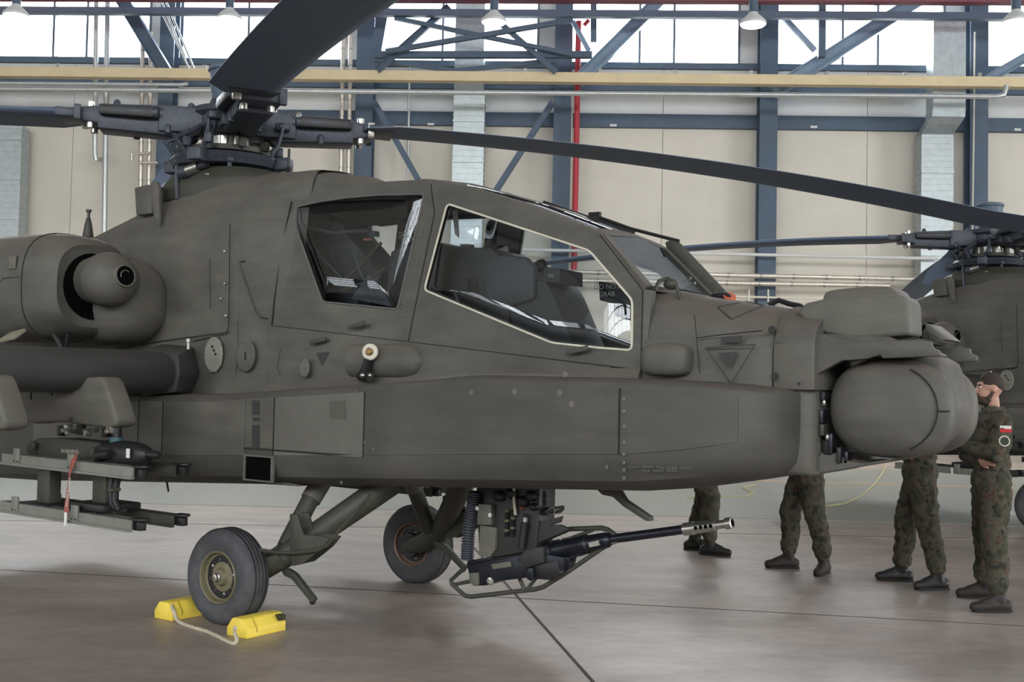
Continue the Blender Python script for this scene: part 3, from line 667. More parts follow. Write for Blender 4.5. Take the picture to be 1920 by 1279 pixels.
# decals on the nose
def nd(pts, y): return decal(pts, y, 'stencil', MATS['stencil_dark'], nose)
def tri_frame(o, i, y):
    P = [S(*p, y) for p in o]; Q = [S(*p, y) for p in i]; b = MB(); N = len(P); tv = Vector((0, -.0015, 0))
    b.add(P + Q + [p + tv for p in P] + [p + tv for p in Q], [(j, (j + 1) % N, N + (j + 1) % N, N + j) for j in range(N)] + [(2 * N + j, 2 * N + (j + 1) % N, 3 * N + (j + 1) % N, 3 * N + j) for j in range(N)]); return b.build('triangle_outline', MATS['stencil_dark'], nose, smooth=False)
tri_frame(((1321, 651), (1418, 645), (1371, 723)), ((1325, 653.5), (1413.5, 648), (1371, 718)), -.54)
nd(((1346, 662), (1384, 659), (1369, 692)), -.54); nd(((1352, 632), (1392, 629), (1392, 641), (1352, 643)), -.535)
seam([(1305, 634), (1350, 628), (1430, 620)], -.535, .003, nose); seam([(1302, 590), (1306, 634), (1312, 700)], -.54, .0025, nose)
nd(((575, 660), (602, 657), (591, 688)), -.567) if False else None
decal(((593, 662), (617, 660), (604, 686)), -.575, 'stencil', DARKP, side)
tp = [(1345, 576), (1400, 566), (1432, 573), (1372, 599)]
for a, c in zip(tp, tp[1:] + tp[:1]):
    b = MB(); A = [(a[0] + (c[0] - a[0]) * i / 4, a[1] + (c[1] - a[1]) * i / 4) for i in range(5)]; pts = []
    for px, py in A:      # lie on the rounded nose top: search the lateral station where the ray meets the skin
        best = None
        for j in range(120):
            y = -.55 + .005 * j; q = S(px, py, y)
            if not (2.74 < q.x < 3.56): continue
            hf = nose_half(q.x); zs = None
            for (y0, z0), (y1, z1) in zip(hf[1:], hf[2:]):
                if min(y0, y1) <= abs(y) <= max(y0, y1) and abs(y0 - y1) > 1e-6: zs = z0 + (z1 - z0) * (abs(y) - y0) / (y1 - y0)
            if zs is not None and (best is None or abs(zs - q.z) < best[0]): best = (abs(zs - q.z), q)
        if best: pts.append(best[1] + Vector((0, -.001, .001)))
    if len(pts) > 1: b.tube(pts, .004, 6); b.build('marking_line', DARKP, nose)
# blister on the nose flank
p0, p1 = S(1203, 705, -.58), S(1293, 643, -.58); b = MB(); b.ell(((p0.x + p1.x) / 2, -.545, (p0.z + p1.z) / 2), ((p1.x - p0.x) / 2, .10, (p1.z - p0.z) / 2), 28, 16, .55); b.build('flank_blister', OLIVE, nose)
# fairing and sensor on the flank below the pilot's door
a, c = S(700, 676, -.6), S(752, 676, -.6); b = MB()
pr = []
for i in range(13):
    t = i / 12; x = S(655 + 135 * t, 676, -.6).x; r = .115 * (1 if t < .72 else math.sqrt(max(0, 1 - ((t - .72) / .28) ** 2))); pr.append((x - a.x, max(r, .002)))
b.lathe(pr, (a.x, -.56, a.z), (1, 0, 0), 24, (1, .8), (0, 0, 1)); fair = b.build('flank_fairing', OLIVE, side)
sc = S(694, 660, -.70); e = MB(); e.lathe([(-.08, .035), (-.012, .035), (-.01, .055), (.006, .055), (.012, .045), (.012, .03), (.0, .028), (.0, .0)], sc, (0.35, -1, 0), 28); rs = e.build('sensor_ring', CREAM, side, ang=25)
e = MB(); e.lathe([(.0, .022), (.02, .022), (.024, .014), (.03, .014), (.03, .006)], sc, (.35, -1, 0), 12); e.build('sensor_nut', mat('bronze', (140, 112, 70), .4, metal=.8), rs)
e = MB(); e.tube([S(692, 672, -.69), S(688, 690, -.68), S(684, 702, -.66)], [.03, .035, .045], 12); e.tube([S(676, 706, -.62), S(693, 706, -.7)], .03, 12); e.build('sensor_bracket', BLACK, rs)
e = MB(); e.ell(S(680, 704, -.72), (.022, .02, .02), 12, 8); e.ell(S(694, 704, -.72), (.016, .016, .016), 12, 8); e.build('bracket_bolt', STEEL, rs)
for px, py, y in ((602, 640, -.58), (674, 611, -.575), (1087, 658, -.58)):
    p = S(px, py, y); b = MB(); b.bar(p + Vector((-.075, -.03, -.012)), p + Vector((.075, -.03, .018)), .012, .03); b.bar(p + Vector((-.05, 0, -.01)), p + Vector((-.05, -.03, -.008)), .02, .02); b.build('step_handle', DGREEN, side, bev=.003)

# ------------------------------------------------------------------ canopy
Y0, Z0, KL = -.565, 1.75, .085              # near canopy side leans in by 8.5 cm per metre
def C_(px, py): return SL(px, py, Y0, Z0, KL)
outer = [C_(*p) for p in ((513, 611), (517, 570), (527, 500), (540, 425), (550, 378), (600, 361), (660, 348), (730, 340), (790, 337), (830, 341), (880, 352), (985, 383), (1125, 438), (1207, 543), (1203, 693), (765, 641))]
win_r = rounded([C_(*p) for p in ((556, 388), (600, 378), (651, 371), (710, 366), (796, 364), (746, 580), (605, 566), (551, 414))], .035)
win_f = rounded([C_(*p) for p in ((839, 382), (1105, 470), (1186, 563), (1185, 657), (1120, 652), (1035, 643), (796, 544))], .035)
nrm = Vector((0, -1, KL)).normalized() * -1   # inward
IN = Vector((0, .035, -.003)); IP = Vector((0, -.035, -.003))
can_s = plate(outer, [win_r, win_f], IN, 'canopy_side_frame', OLIVE, heli)
outer_p = [Vector((-.2, p.y, p.z)) if i < 5 else p for i, p in enumerate(mir(outer))]; win_rp = [Vector((p.x - .12 * max(0, min(1, (.35 - p.x) / .3)), p.y, p.z)) for p in mir(win_r)]
can_p = plate(outer_p, [win_rp, mir(win_f)], IP, 'canopy_side_frame', OLIVE, heli)
# door edge grooves
def groove(pts, parent=can_s, r=.0035):
    b = MB(); b.tube([C_(*p) + Vector((0, -.002, 0)) for p in pts], r, 6); b.build('panel_seam', SEAM, parent)
groove([(513, 611), (765, 641), (1202, 694)]); groove([(808, 345), (815, 400), (790, 520), (766, 640)]); b = MB(); b.tube([C_(*p) + Vector((-.004, -.014, 0)) for p in ((513, 611), (517, 570), (527, 500), (540, 425), (550, 378))], .006, 6); b.build('panel_seam', SEAM, can_s); groove([(1125, 440), (1206, 545), (1202, 692)])
# seals round the windows, blown panes
def pane(out3d, bulge, name, parent, sgn=1, rings=(1, .985, .965, .94, .91, .88, .84, .8, .76, .71, .66, .6, .5, .4, .2)):
    c = sum(out3d, Vector()) / len(out3d); b = MB(); N = len(out3d)
    secs = [[c + (p - c) * s + Vector((0, -sgn * bulge * (1 - s ** 7) * 1.0 - 0 * s, 0)) for p in out3d] for s in rings]
    k = 0
    for q in secs: b.v += q
    b.v.append(c + Vector((0, -sgn * bulge, 0)))
    for i in range(len(secs) - 1):
        for j in range(N): b.f.append((i * N + j, i * N + (j + 1) % N, (i + 1) * N + (j + 1) % N, (i + 1) * N + j))
    e = (len(secs) - 1) * N
    for j in range(N): b.f.append((e + j, e + (j + 1) % N, len(b.v) - 1))
    return b.build(name, GLASS, parent, ang=80)
mid = Vector((0, .012, 0))
for w_, mt, bl in ((win_r, GREYSEAL, .05), (win_f, CREAM, .07)):
    for sgn, par in ((1, can_s), (-1, can_p)):
        q = w_ if sgn == 1 else (win_rp if w_ is win_r else mir(w_))
        b = MB(); b.tube([p + Vector((0, -.003 * sgn, 0)) for p in q], .0075 if mt is CREAM else .007, 6, closed=True); b.build('window_seal', mt, par)
        pane([p + mid * sgn for p in q], bl, 'window_pane', par, sgn)
# roof: edge strips, cross frames and glazed panels following the side frames' top edge
top = [C_(*p) for p in ((550, 378), (600, 361), (660, 348), (730, 340), (790, 337), (830, 341), (880, 352), (985, 383), (1125, 438))]
def roofpt(p, f): return Vector((p.x, p.y * f, p.z + .045 * (1 - f * f)))
fs = [1, .95, .8, .5, 0, -.5, -.8, -.95, -1]
b = MB(); 
for s in (1, -1):
    st = [[roofpt(p, s * f) for f in (1, .95, .84)] + [roofpt(p, s * f) - Vector((0, 0, .03)) for f in (.84, 1)] for p in top]
    b.loft(st)
rf = b.build('canopy_roof_frame', OLIVE, heli, ang=40)
def hoop(i0, i1, tt, name='roof_cross_frame'):
    b = MB(); A = [top[i0].lerp(top[i1], t) for t in tt]; b.loft([[roofpt(p, f) for f in (.86, .6, .3, 0, -.3, -.6, -.86)] + [roofpt(p, f) - Vector((0, 0, .03)) for f in (-.86, -.6, -.3, 0, .3, .6, .86)] for p in A]); return b.build(name, OLIVE, rf, ang=40)
hoop(0, 1, (0, .9)); hoop(4, 5, (-.3, 1.1)); hoop(7, 8, (.86, 1.0))
for i0, i1 in ((1, 4), (5, 8)):
    b = MB(); b.loft([[roofpt(p, f) - Vector((0, 0, .008)) for f in (.86, .6, .3, 0, -.3, -.6, -.86)] for p in top[i0:i1 + 1]], False, False, False); b.build('roof_pane', GLASS, rf, ang=60)
# rivets along roof edge, door foot and windscreen edge (beads too small to count)
b = MB()
def beads(A, B, n, r, off):
    for i in range(n):
        p = A.lerp(B, (i + .5) / n) + off; b.ell(p, (r, r, r), 6, 4)
for P, Q in zip(top[4:], top[5:]): beads(roofpt(P, .93), roofpt(Q, .93), max(2, int((Q - P).length / .03)), .007, Vector((0, 0, .002))); beads(roofpt(P, -.9), roofpt(Q, -.9), max(2, int((Q - P).length / .03)), .007, Vector((0, 0, .002)))
beads(C_(606, 578), C_(738, 589), 13, .006, Vector((0, -.002, 0))); beads(C_(545, 430), C_(596, 560), 12, .005, Vector((0, -.002, 0)))
beads(C_(762, 500), C_(748, 600), 12, .005, Vector((0, -.002, 0))); beads(C_(778, 470), C_(757, 630), 16, .005, Vector((0, -.002, 0)))
beads(C_(800, 400), C_(780, 520), 12, .005, Vector((0, -.002, 0))); beads(C_(1192, 570), C_(1192, 690), 8, .005, Vector((0, -.002, 0)))
rv = b.build('rivet_rows', OLIVE2, rf); rv['kind'] = 'stuff'
# far roof rail with wiper arm
b = MB(); A, B = roofpt(top[6], -.95), roofpt(top[8], -.95); b.bar(A + Vector((0, 0, .02)), A.lerp(B, .72) + Vector((0, 0, .02)), .03, .05); b.build('roof_rail', BLACK, rf)
A2 = A.lerp(B, .42) + Vector((0, 0, .06)); b = MB(); b.tube([A2, A.lerp(B, .7) + Vector((.0, 0, .055)), B + Vector((.06, 0, .06))], .012, 8); b.box(A2, (.09, .03, .05)); b.build('wiper_arm', BLACK, rf)
# windscreen: two posts, header, sill and a flat pane
wt, wb_ = Vector((top[8].x, .455, top[8].z + .005)), Vector((2.80, .505, 2.25))
def post(y): return None
wf = MB().bar((wb_.x - .01, -.43, wb_.z - .012), (wb_.x - .01, .43, wb_.z - .012), .05, .03).build('windscreen_frame', OLIVE, heli)
for s in (-1, 1):
    b = MB(); T = Vector((wt.x, s * .455, wt.z)); B = Vector((wb_.x, s * .505, wb_.z)); n_ = Vector((.72, 0, .69))
    q = lambda p: [p, p + Vector((0, -s * .075, 0)), p + Vector((0, -s * .075, 0)) - n_ * .035, p - n_ * .035]
    b.loft([q(T), q(B)]); b.build('windscreen_post', OLIVE, wf)
b = MB(); b.add([Vector((wt.x, -.385, wt.z + .0)), Vector((wb_.x, -.435, wb_.z)), Vector((wb_.x, -.2, wb_.z + .012)), Vector((wb_.x, .0, wb_.z + .014)), Vector((wb_.x, .2, wb_.z + .012)), Vector((wb_.x, .435, wb_.z)), Vector((wt.x, .385, wt.z)), Vector((wt.x, 0, wt.z + .03))], [(0, 1, 2, 3, 4, 5, 6, 7)]); b.build('windscreen_pane', GLASS, wf)
# side gusset under the near post, far-side mirror plate, wiper motor
b = MB(); P = [C_(1207, 543), C_(1203, 693), Vector((2.81, -.545, 1.72)), Vector((2.83, -.53, 2.05)), Vector((2.83, -.49, 2.22))]; b.prism(P, (0, .04, 0)); b.build('post_gusset', OLIVE, wf)
b = MB(); A = S(1236, 530, -.3); b.tube([S(1228, 545, -.45), S(1236, 527, -.4), S(1252, 522, -.35), S(1268, 535, -.35), S(1285, 590, -.35)], .013, 8); b.ell(S(1258, 533, -.34), (.045, .04, .035), 14, 10); b.build('wiper_motor', DGREEN, wf)
b = MB(); F0 = Vector((wt.x + .02, .46, wt.z + .055)); P = [F0 + Vector((-.06, 0, .0)), F0 + Vector((.0, 0, .025)), F0 + Vector((.05, 0, -.02)), Vector((wb_.x + .06, .5, wb_.z + .03)), Vector((wb_.x - .02, .5, wb_.z + .0)), F0 + Vector((-.04, 0, -.07))]; b.prism(P, (0, .05, 0)); b.build('cable_cutter', DGREEN, wf, bev=.005)
b = MB(); b.tube([S(1272, 533, .3), S(1296, 521, .3)], .009, 8); b.tube([S(1276, 540, .3), S(1304, 531, .3)], .009, 8); b.build('wiper_link', STEEL, wf)
# orange tag and cable lying on the nose
b = MB(); P = [S(1356, 557, -.05), S(1368, 551, .1), S(1379, 557, .08), S(1380, 564, -.03), S(1362, 567, -.1)]; b.prism(P, (0, 0, .012)); b.build('orange_tag', ORANGE, nose)
b = MB(); b.ell(S(1351, 556, .0), (.07, .05, .028), 16, 8); b.build('cap', BLACK, nose)
b = MB(); b.tube([S(1440, 572, .1), S(1460, 563, .12), S(1480, 570, .1), S(1500, 574, .1), S(1512, 582, .05)], .016, 8); b.build('nose_cable', BLACK, nose)
# ------------------------------------------------------------------ nose sensors
def outline(pts, y): return [S(px, py, y) for px, py in pts]
# sensor mount: rounded collar ahead of the nose seam
def mount_half(x, k):
    w = .49 + .02 * k; t = 2.135 - .03 * k
    return [(0, 1.66), (w, 1.66), (w + .01, 1.80), (w + .005, 1.92), (w - .04, 2.0), (w - .12, t - .065), (w - .23, t - .02), (.15, t), (0, t)]
b = MB(); b.loft([ring(x, mount_half(x, k)) for x, k in ((3.565, 0), (3.66, .5), (3.78, 1), (3.80, .8))]); mount = b.build('sensor_mount', OLIVE, heli, bev=.006, ang=30)
b = MB(); b.loft([ring(x, [(0, 1.2), (w, 1.2), (w + .02, 1.3), (w + .02, 1.68), (0, 1.68)]) for x, w in ((3.45, .44), (3.6, .46), (3.74, .44), (3.78, .40))]); b.build('chin_block', OLIVE, mount, bev=.02)
for px, py in ((1447, 618), (1453, 706), (1499, 720)):
    b = MB(); b.lathe([(0, .022), (.004, .02), (.004, .011), (.008, .009)], S(px, py, -.50), (0, -1, 0), 14); b.build('fastener', BLACK, mount)
for px in range(1448, 1492, 5): b = MB(); b.box(S(px, 642, -.503), (.008, .003, .01)); b.build('stencil_mark', MATS['stencil_faint'], mount, smooth=False)
b = MB(); b.tube([Vector((3.56, -y, z)) for y, z in nose_half(3.56)[1:]] , .006, 6); b.build('panel_seam', SEAM, mount)
# mounting arm reaching along the near side
arm = outline(((1508, 627), (1544, 628), (1603, 641), (1721, 637), (1745, 641), (1747, 652), (1761, 658), (1759, 668), (1654, 672), (1650, 665), (1623, 673), (1578, 676), (1516, 711), (1508, 711)), -.47)
for s in (1, -1):
    b = MB(); b.prism(arm if s == 1 else mir(arm), (0, .05 * s, 0)); b.build('turret_arm', OLIVE, mount, bev=.006)
b = MB(); b.prism(outline(((1540, 632), (1720, 640), (1780, 668), (1770, 676), (1620, 674), (1560, 690)), .2), (0, -.6, 0)); b.build('turret_deck', OLIVE, mount, bev=.015)
b = MB(); b.prism(outline(((1690, 668), (1772, 668), (1802, 682), (1817, 734), (1825, 762), (1814, 796), (1792, 824), (1764, 849), (1730, 852), (1705, 770)), .24), (0, -.50, 0)); b.build('turret_yoke', OLIVE, mount, bev=.03)
b = MB(); b.prism(outline(((1733, 606), (1741, 607), (1779, 637), (1766, 638), (1738, 622)), .0), (0, .3, 0)); b.build('deck_vane', OLIVE2, mount, bev=.004)
# the drum-shaped day/night turret halves
tc_ = S(1672, 766, -.27)
for s in (1, -1):
    b = MB(); b.ell((tc_.x, tc_.y * s, tc_.z), (.322, .15, .262), 40, 24, .82); b.lathe([(0, .20), (.25, .20)], (tc_.x, -.25 * s, tc_.z), (0, s, 0), 24)
    dr = b.build('sensor_turret', OLIVE, mount, ang=60)
    b = MB(); pts = []
    for k in range(25):
        a = R(-62) + R(124) * k / 24; pts.append((tc_.x + .262 * math.cos(a) * 1.0, s * (tc_.y - .118 + .0), tc_.z + .235 * math.sin(a)))
    b.tube(pts, .004, 6); b.build('panel_seam', SEAM, dr)
    b = MB(); b.tube([(tc_.x + .262, s * (tc_.y - .12), tc_.z - .005), (tc_.x + .31, s * (tc_.y - .07), tc_.z - .005)], .004, 6); b.build('panel_seam', SEAM, dr)
# night-vision pods on top
for y, w, pts, par in ((-.38, .27, ((1517, 579), (1527, 571), (1581, 559), (1640, 556), (1695, 555), (1711, 561), (1716, 573), (1719, 631), (1609, 638), (1561, 627), (1524, 604), (1506, 589)), None),
                       (.08, .30, ((1555, 570), (1561, 551), (1581, 546), (1637, 541), (1682, 541), (1695, 551), (1699, 565), (1702, 640), (1560, 640)), None)):
    b = MB(); b.prism([p - Vector((0, w / 2, 0)) for p in outline(pts, y + w / 2)], (0, w, 0)); b.build('night_vision_pod', OLIVE2 if y < 0 else OLIVE, mount, bev=.022, seg=4)
b = MB(); b.prism(outline(((1600, 641), (1720, 634), (1722, 640), (1604, 646)), -.36), (0, .6, 0)); b.build('pod_gasket', SEAM, mount)
# exposed mechanism behind the drum
b = MB(); b.box(S(1548, 775, -.05), (.14, .44, .44)); b.build('mechanism_housing', mat('vent_black', (14, 14, 15), .9), mount)
for i, (px, py, w, h) in enumerate(((1512, 800, 30, 70), (1538, 735, 14, 16), (1534, 768, 16, 26), (1540, 795, 12, 22), (1546, 825, 20, 30), (1556, 812, 10, 40), (1528, 830, 16, 24), (1572, 838, 12, 30), (1585, 846, 9, 24))):
    p = S(px, py, -.32 - .01 * (i % 4)); q = S(px + w, py + h, -.32); b = MB(); b.box((p.x + (q.x - p.x) / 2, p.y, p.z + (q.z - p.z) / 2), (abs(q.x - p.x), .08, abs(q.z - p.z))); b.build('mechanism_block', [DGREEN, BLACK, GUNM][i % 3], mount, bev=.006)
for px, py in ((1531, 742), (1551, 820), (1545, 755)): b = MB(); b.ell(S(px, py, -.37), (.012, .012, .02), 10, 8); b.build('bolt', STEEL, mount)
# chin lip under the turret
lip = outline(((1462, 850), (1500, 846), (1570, 850), (1592, 866), (1620, 869), (1686, 858), (1660, 868), (1600, 878), (1545, 886), (1470, 889)), -.36)
b = MB(); b.prism(lip, (0, .72, 0)); b.build('chin_lip', OLIVE, mount, bev=.012)

# ------------------------------------------------------------------ engine nacelles
def nacelle(s):
    yc, zc = -1.12 * s, 2.33
    def sec(x, a, c, dz=0, p=.72):
        out = []
        for j in range(32):
            t = 2 * PI * j / 32; f = lambda q: abs(q) ** p * (1 if q >= 0 else -1); out.append(Vector((x, yc + a * f(math.cos(t)), zc + dz + c * f(math.sin(t)))))
        return out
    b = MB(); b.loft([sec(-1.56, .27, .27), sec(-1.545, .31, .31), sec(-1.58, .345, .35), sec(-1.68, .37, .385), sec(-1.85, .39, .41), sec(-2.4, .40, .42), sec(-3.0, .39, .40), sec(-3.7, .32, .33), sec(-4.1, .25, .27)], True, True)
    n = b.build('engine_nacelle', OLIVE, heli, ang=40)
    b = MB(); b.lathe([(0, .25), (.012, .25)], (-1.56, yc, zc), (1, 0, 0), 28); b.build('intake_opening', MATS['vent_black'], n)
    # spherical nose gearbox fairing with a black disc painting the shade of its hole
    c = Vector((-1.36, yc, 2.375)); b = MB(); b.ell(c, (.21, .215, .205), 32, 20)
    b.lathe([(-.32, .16), (-.05, .19)], c, (1, 0, 0), 24); bl = b.build('intake_bullet', OLIVE, n)
    d = Vector((1, -.07 * s, .10)).normalized(); b = MB(); b.lathe([(.185, .088), (.214, .083), (.215, .073), (.205, .071)], c, d, 24); b.build('bullet_rim', OLIVE2, bl)
    b = MB(); b.lathe([(.17, .0715), (.2118, .0715)], c, d, 20); b.build('bullet_hole_shade', MATS['vent_black'], bl)
    a = d.orthogonal().normalized(); e = d.cross(a); b = MB(); b.tube([c + d * .2125 + (a * math.cos(t) + e * math.sin(t)) * .04 for t in [R(k * 14) for k in range(12)]], .004, 6); b.build('bullet_wire', STEEL, bl)
    # drive shaft fairing into the fuselage
    b = MB(); b.ell((-1.72, -.80 * s, 2.24), (.42, .34, .34), 28, 18, .8); b.build('shaft_fairing', OLIVE, n)
    for x in (-1.86, -2.75): b = MB(); b.tube([p + Vector((0, 0, 0)) for p in sec(x, .3925 if x > -2 else .397, .4125 if x > -2 else .412)], .004, 6, closed=True); b.build('panel_seam', SEAM, n)
    b = MB(); b.tube([(-1.86, yc - .385 * s, zc + .05), (-2.1, yc - .392 * s, zc + .045), (-2.12, yc - .392 * s, zc + .02), (-2.9, yc - .39 * s, zc + .01)], .004, 6); b.build('panel_seam', SEAM, n)
    b = MB(); b.box((-2.0, yc - .36 * s, zc - .385), (.22, .12, .03), Matrix.Rotation(R(35) * s, 3, 'X') @ Matrix.Rotation(R(-8), 3, 'Y')); b.build('vent_scoop', mat('scoop_pale', (140, 138, 118), .6, var=.1), n, bev=.008)
    b = MB(); b.box((-1.98, yc - .395 * s, zc + .16), (.09, .012, .1)); b.build('latch_plate', OLIVE2, n, bev=.004)
    b = MB(); b.tube([(-1.75, yc - .18 * s, zc - .36), (-1.68, yc - .16 * s, zc - .46), (-1.7, yc - .1 * s, zc - .55)], .02, 8); b.tube([(-1.6, yc - .16 * s, zc - .36), (-1.66, yc - .14 * s, zc - .48), (-1.66, yc - .1 * s, zc - .55)], .018, 8); b.build('drain_hose', BLACK, n)
    return n
nacelle(1); nacelle(-1)

# ------------------------------------------------------------------ stub wings, pylons, missile racks
def wing(s):
    def sec(y, dx, k):
        z = 1.69; pr = [(-.80, 0), (-.815, .06), (-.86, .105), (-.95, .138), (-1.15, .15), (-1.45, .11), (-1.85, .03), (-1.9, 0), (-1.85, -.03), (-1.45, -.10), (-1.15, -.145), (-.95, -.138), (-.86, -.105), (-.815, -.06)]
        return [Vector((x * 1 + dx, y * s, z + t * k)) for x, t in pr]
    b = MB(); b.loft([sec(-.5, -.28, 1.1), sec(-.80, -.10, 1.1), sec(-.95, .0, 1.1), sec(-1.6, -.01, 1.08), sec(-2.5, -.02, 1.02), sec(-2.62, -.06, .7)]); w = b.build('stub_wing', WING_SHADED, heli, ang=40)
    # root cuff
    b = MB(); b.loft([[(-1.04, -.58 * s, 1.90), (-.95, -.58 * s, 1.70), (-1.04, -.58 * s, 1.53), (-1.4, -.58 * s, 1.52), (-1.4, -.58 * s, 1.92)], [(-.79, -.93 * s, 1.83), (-.765, -.93 * s, 1.69), (-.80, -.93 * s, 1.55), (-1.2, -.93 * s, 1.51), (-1.2, -.93 * s, 1.87)]]); b.build('wing_root_cuff', WING_SHADED, w, bev=.02)
    b = MB(); b.lathe([(0, .014), (.05, .014), (.055, .02), (.08, .02)], (-.93, -.72 * s, 1.87), (0, 0, 1), 10); b.build('wing_lug', STEEL, w)
    return w
wings = [wing(1), wing(-1)]
def pylon(y, s):
    def P(pts, yy): return [S(px, py, yy) for px, py in pts]
    yn = y - .085
    shp = P(((20, 738), (104, 712), (185, 706), (193, 714), (208, 753), (219, 788), (214, 800), (200, 803), (158, 798), (116, 792), (84, 791), (62, 795), (28, 783)), -1.67)
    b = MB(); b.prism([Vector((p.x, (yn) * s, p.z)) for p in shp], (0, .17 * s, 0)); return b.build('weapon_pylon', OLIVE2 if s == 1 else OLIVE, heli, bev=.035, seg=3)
for y in (-1.585, -2.37):
    for s in (1, -1):
        p = pylon(y, s)
        if y == -1.585 and s == 1:
            for px, py, w, h in ((58, 738, 3, 18), (97, 730, 3, 22)): q = S(px, py, -1.672); b = MB(); b.box(q, (.012, .006, .09)); b.build('pylon_slot', SEAM, p)
            b = MB(); b.lathe([(0, .014), (.02, .014), (.022, .009)], S(134, 786, -1.675), (0, -1, 0), 10); b.build('pylon_fitting', DGREEN, p)
def rack(y, s, x_off=0):
    r = empty('missile_rack', (0, 0, 0)); r.parent = heli
    def at(px, py, yy): q = S(px, py, yy); return Vector((q.x + x_off, (yy - -1.585 + y) * s, q.z))
    # strongback
    a, c = at(60, 822, -1.66), at(196, 838, -1.66)
    b = MB(); P = [at(px, py, -1.66) for px, py in ((52, 832), (70, 822), (120, 822), (186, 830), (196, 838), (180, 866), (60, 858), (48, 846))]; b.prism(P, (0, .15 * s, 0)); sb = b.build('strongback', DGREEN, r, bev=.008)
    b = MB(); b.box(at(62, 836, -1.675), (.06, .02, .05)); b.box(at(172, 848, -1.675), (.06, .02, .06)); b.build('lug_plate', DGREEN, sb, bev=.004)
    # electronics nose
    e = at(226, 850, -1.59); b = MB(); b.ell(e, (.30, .085, .085), 24, 14, .75); b.lathe([(.25, .035), (.37, .028), (.40, .02)], e, (1, 0, 0.02), 14); b.build('electronics_unit', BLACK, r)
    t = at(218, 834, -1.6); b = MB(); b.lathe([(-.03, .045), (.05, .045)], t, (0, 0, 1), 16); b.build('connector_collar', mat('teal_band', (58, 92, 100), .5, var=.1), r)
    b = MB(); b.lathe([(.05, .035), (.15, .03)], t, (0, 0, 1), 12); b.build('connector', BLACK, r)
    b = MB(); b.box(at(240, 850, -1.68), (.035, .004, .06)); b.build('white_label', WHITE, r, smooth=False)
    b = MB(); b.tube([at(182, 872, -1.7), at(178, 862, -1.7), at(186, 853, -1.7), at(206, 851, -1.69)], .032, 10); b.build('cable', BLACK, r)
    # suspension lugs and sway braces between pylon and strongback
    for k, (px, py) in enumerate(((116, 808), (128, 803), (140, 809), (152, 806), (163, 811), (176, 807), (200, 810), (208, 806))):
        b = MB(); q = at(px, py, -1.62 - .02 * (k % 2)); b.box(q, (.045, .05, .07 - .02 * (k % 3))); b.build('shackle', [BLACK, STEEL, DGREEN][k % 3], r, bev=.006)
    for px, py in ((119, 807), (161, 810), (201, 809), (126, 811)): b = MB(); b.lathe([(0, .018), (.01, .016), (.014, .008)], at(px, py, -1.68), (0, -s, 0), 12); b.build('sway_bolt', STEEL, r)
    # four rails, each with shoe and brackets
    x0u, x1u = -1.63, S(262, 884, -1.75).x
    for dy in (-.165, .165):
        for lvl, (zr, zf) in enumerate(((S(5, 860, -1.75).z, S(250, 888, -1.75).z), (S(10, 951, -1.75).z, S(252, 988, -1.75).z))):
            A = Vector((x0u + x_off, (y + dy) * s, zr)); B = Vector((x1u + x_off - .06, (y + dy) * s, zf)); d = (B - A).normalized()
            b = MB(); b.bar(A, B, .012, .075); b.bar(A + Vector((0, .045 * s, .035)), B + Vector((0, .045 * s, .035)), .1, .008); b.bar(A + Vector((0, .085 * s, 0)), B + Vector((0, .085 * s, 0)), .01, .07); b.bar(A + Vector((0, -.012 * s, -.03)), B + Vector((0, -.012 * s, -.03)), .02, .015)
            rl = b.build('launch_rail', mat('rail_metal', (126, 128, 120), .45, metal=.25, var=.12, scale=12) if dy < 0 else DGREEN, r)
            b = MB(); b.prism([B + Vector((-.03, -.0 * s, .034)), B + Vector((.06, 0, .034)), B + Vector((.085, .03 * s, .034)), B + Vector((.085, .06 * s, .034)), B + Vector((.06, .085 * s, .034)), B + Vector((-.03, .085 * s, .034))], (0, 0, .016)); b.box(B + Vector((.02, .045 * s, .0)), (.07, .05, .055)); b.build('rail_shoe', BLACK, rl, bev=.004)
            for t in (.13, .56) if lvl == 0 else (.13, .60):
                q = A.lerp(B, t); b = MB(); b.box(q + Vector((0, -.01 * s, .03)), (.075, .016, .11)); b.build('rail_bracket', MATS['rail_metal'], rl, bev=.003)
                for k in (-.02, .02): b = MB(); b.lathe([(0, .006), (.004, .005)], q + Vector((k, -.018 * s, -.005)), (0, -s, 0), 8); b.build('bolt', SEAM, rl)
    # posts, feet
    for px, w in ((93, 27), (198, 22)):
        T, B = at(px - 2, 870, -1.585), at(px, 952, -1.585); b = MB(); b.box((T + B) / 2, (.15, .10, (T - B).length + .02), None, 1.0); b.build('rack_post', DGREEN, r, bev=.015)
        b = MB(); b.box(B + Vector((0, 0, .015)), (.36, .3, .05)); b.build('post_foot', BLACK, r, bev=.012)
    b = MB(); b.tube([at(212, 890, -1.64), at(208, 915, -1.66), at(210, 945, -1.66), at(222, 958, -1.64), at(238, 955, -1.6)], .022, 8); b.tube([at(222, 890, -1.62), at(217, 918, -1.65), at(216, 940, -1.66), at(224, 957, -1.66)], .022, 8); b.tube([at(178, 962, -1.7), at(186, 955, -1.68), at(200, 952, -1.62)], .022, 8); b.build('cable', BLACK, r)
    b = MB(); b.box(at(214, 918, -1.67), (.06, .06, .02)); b.build('cable_tie', DGREEN, r)
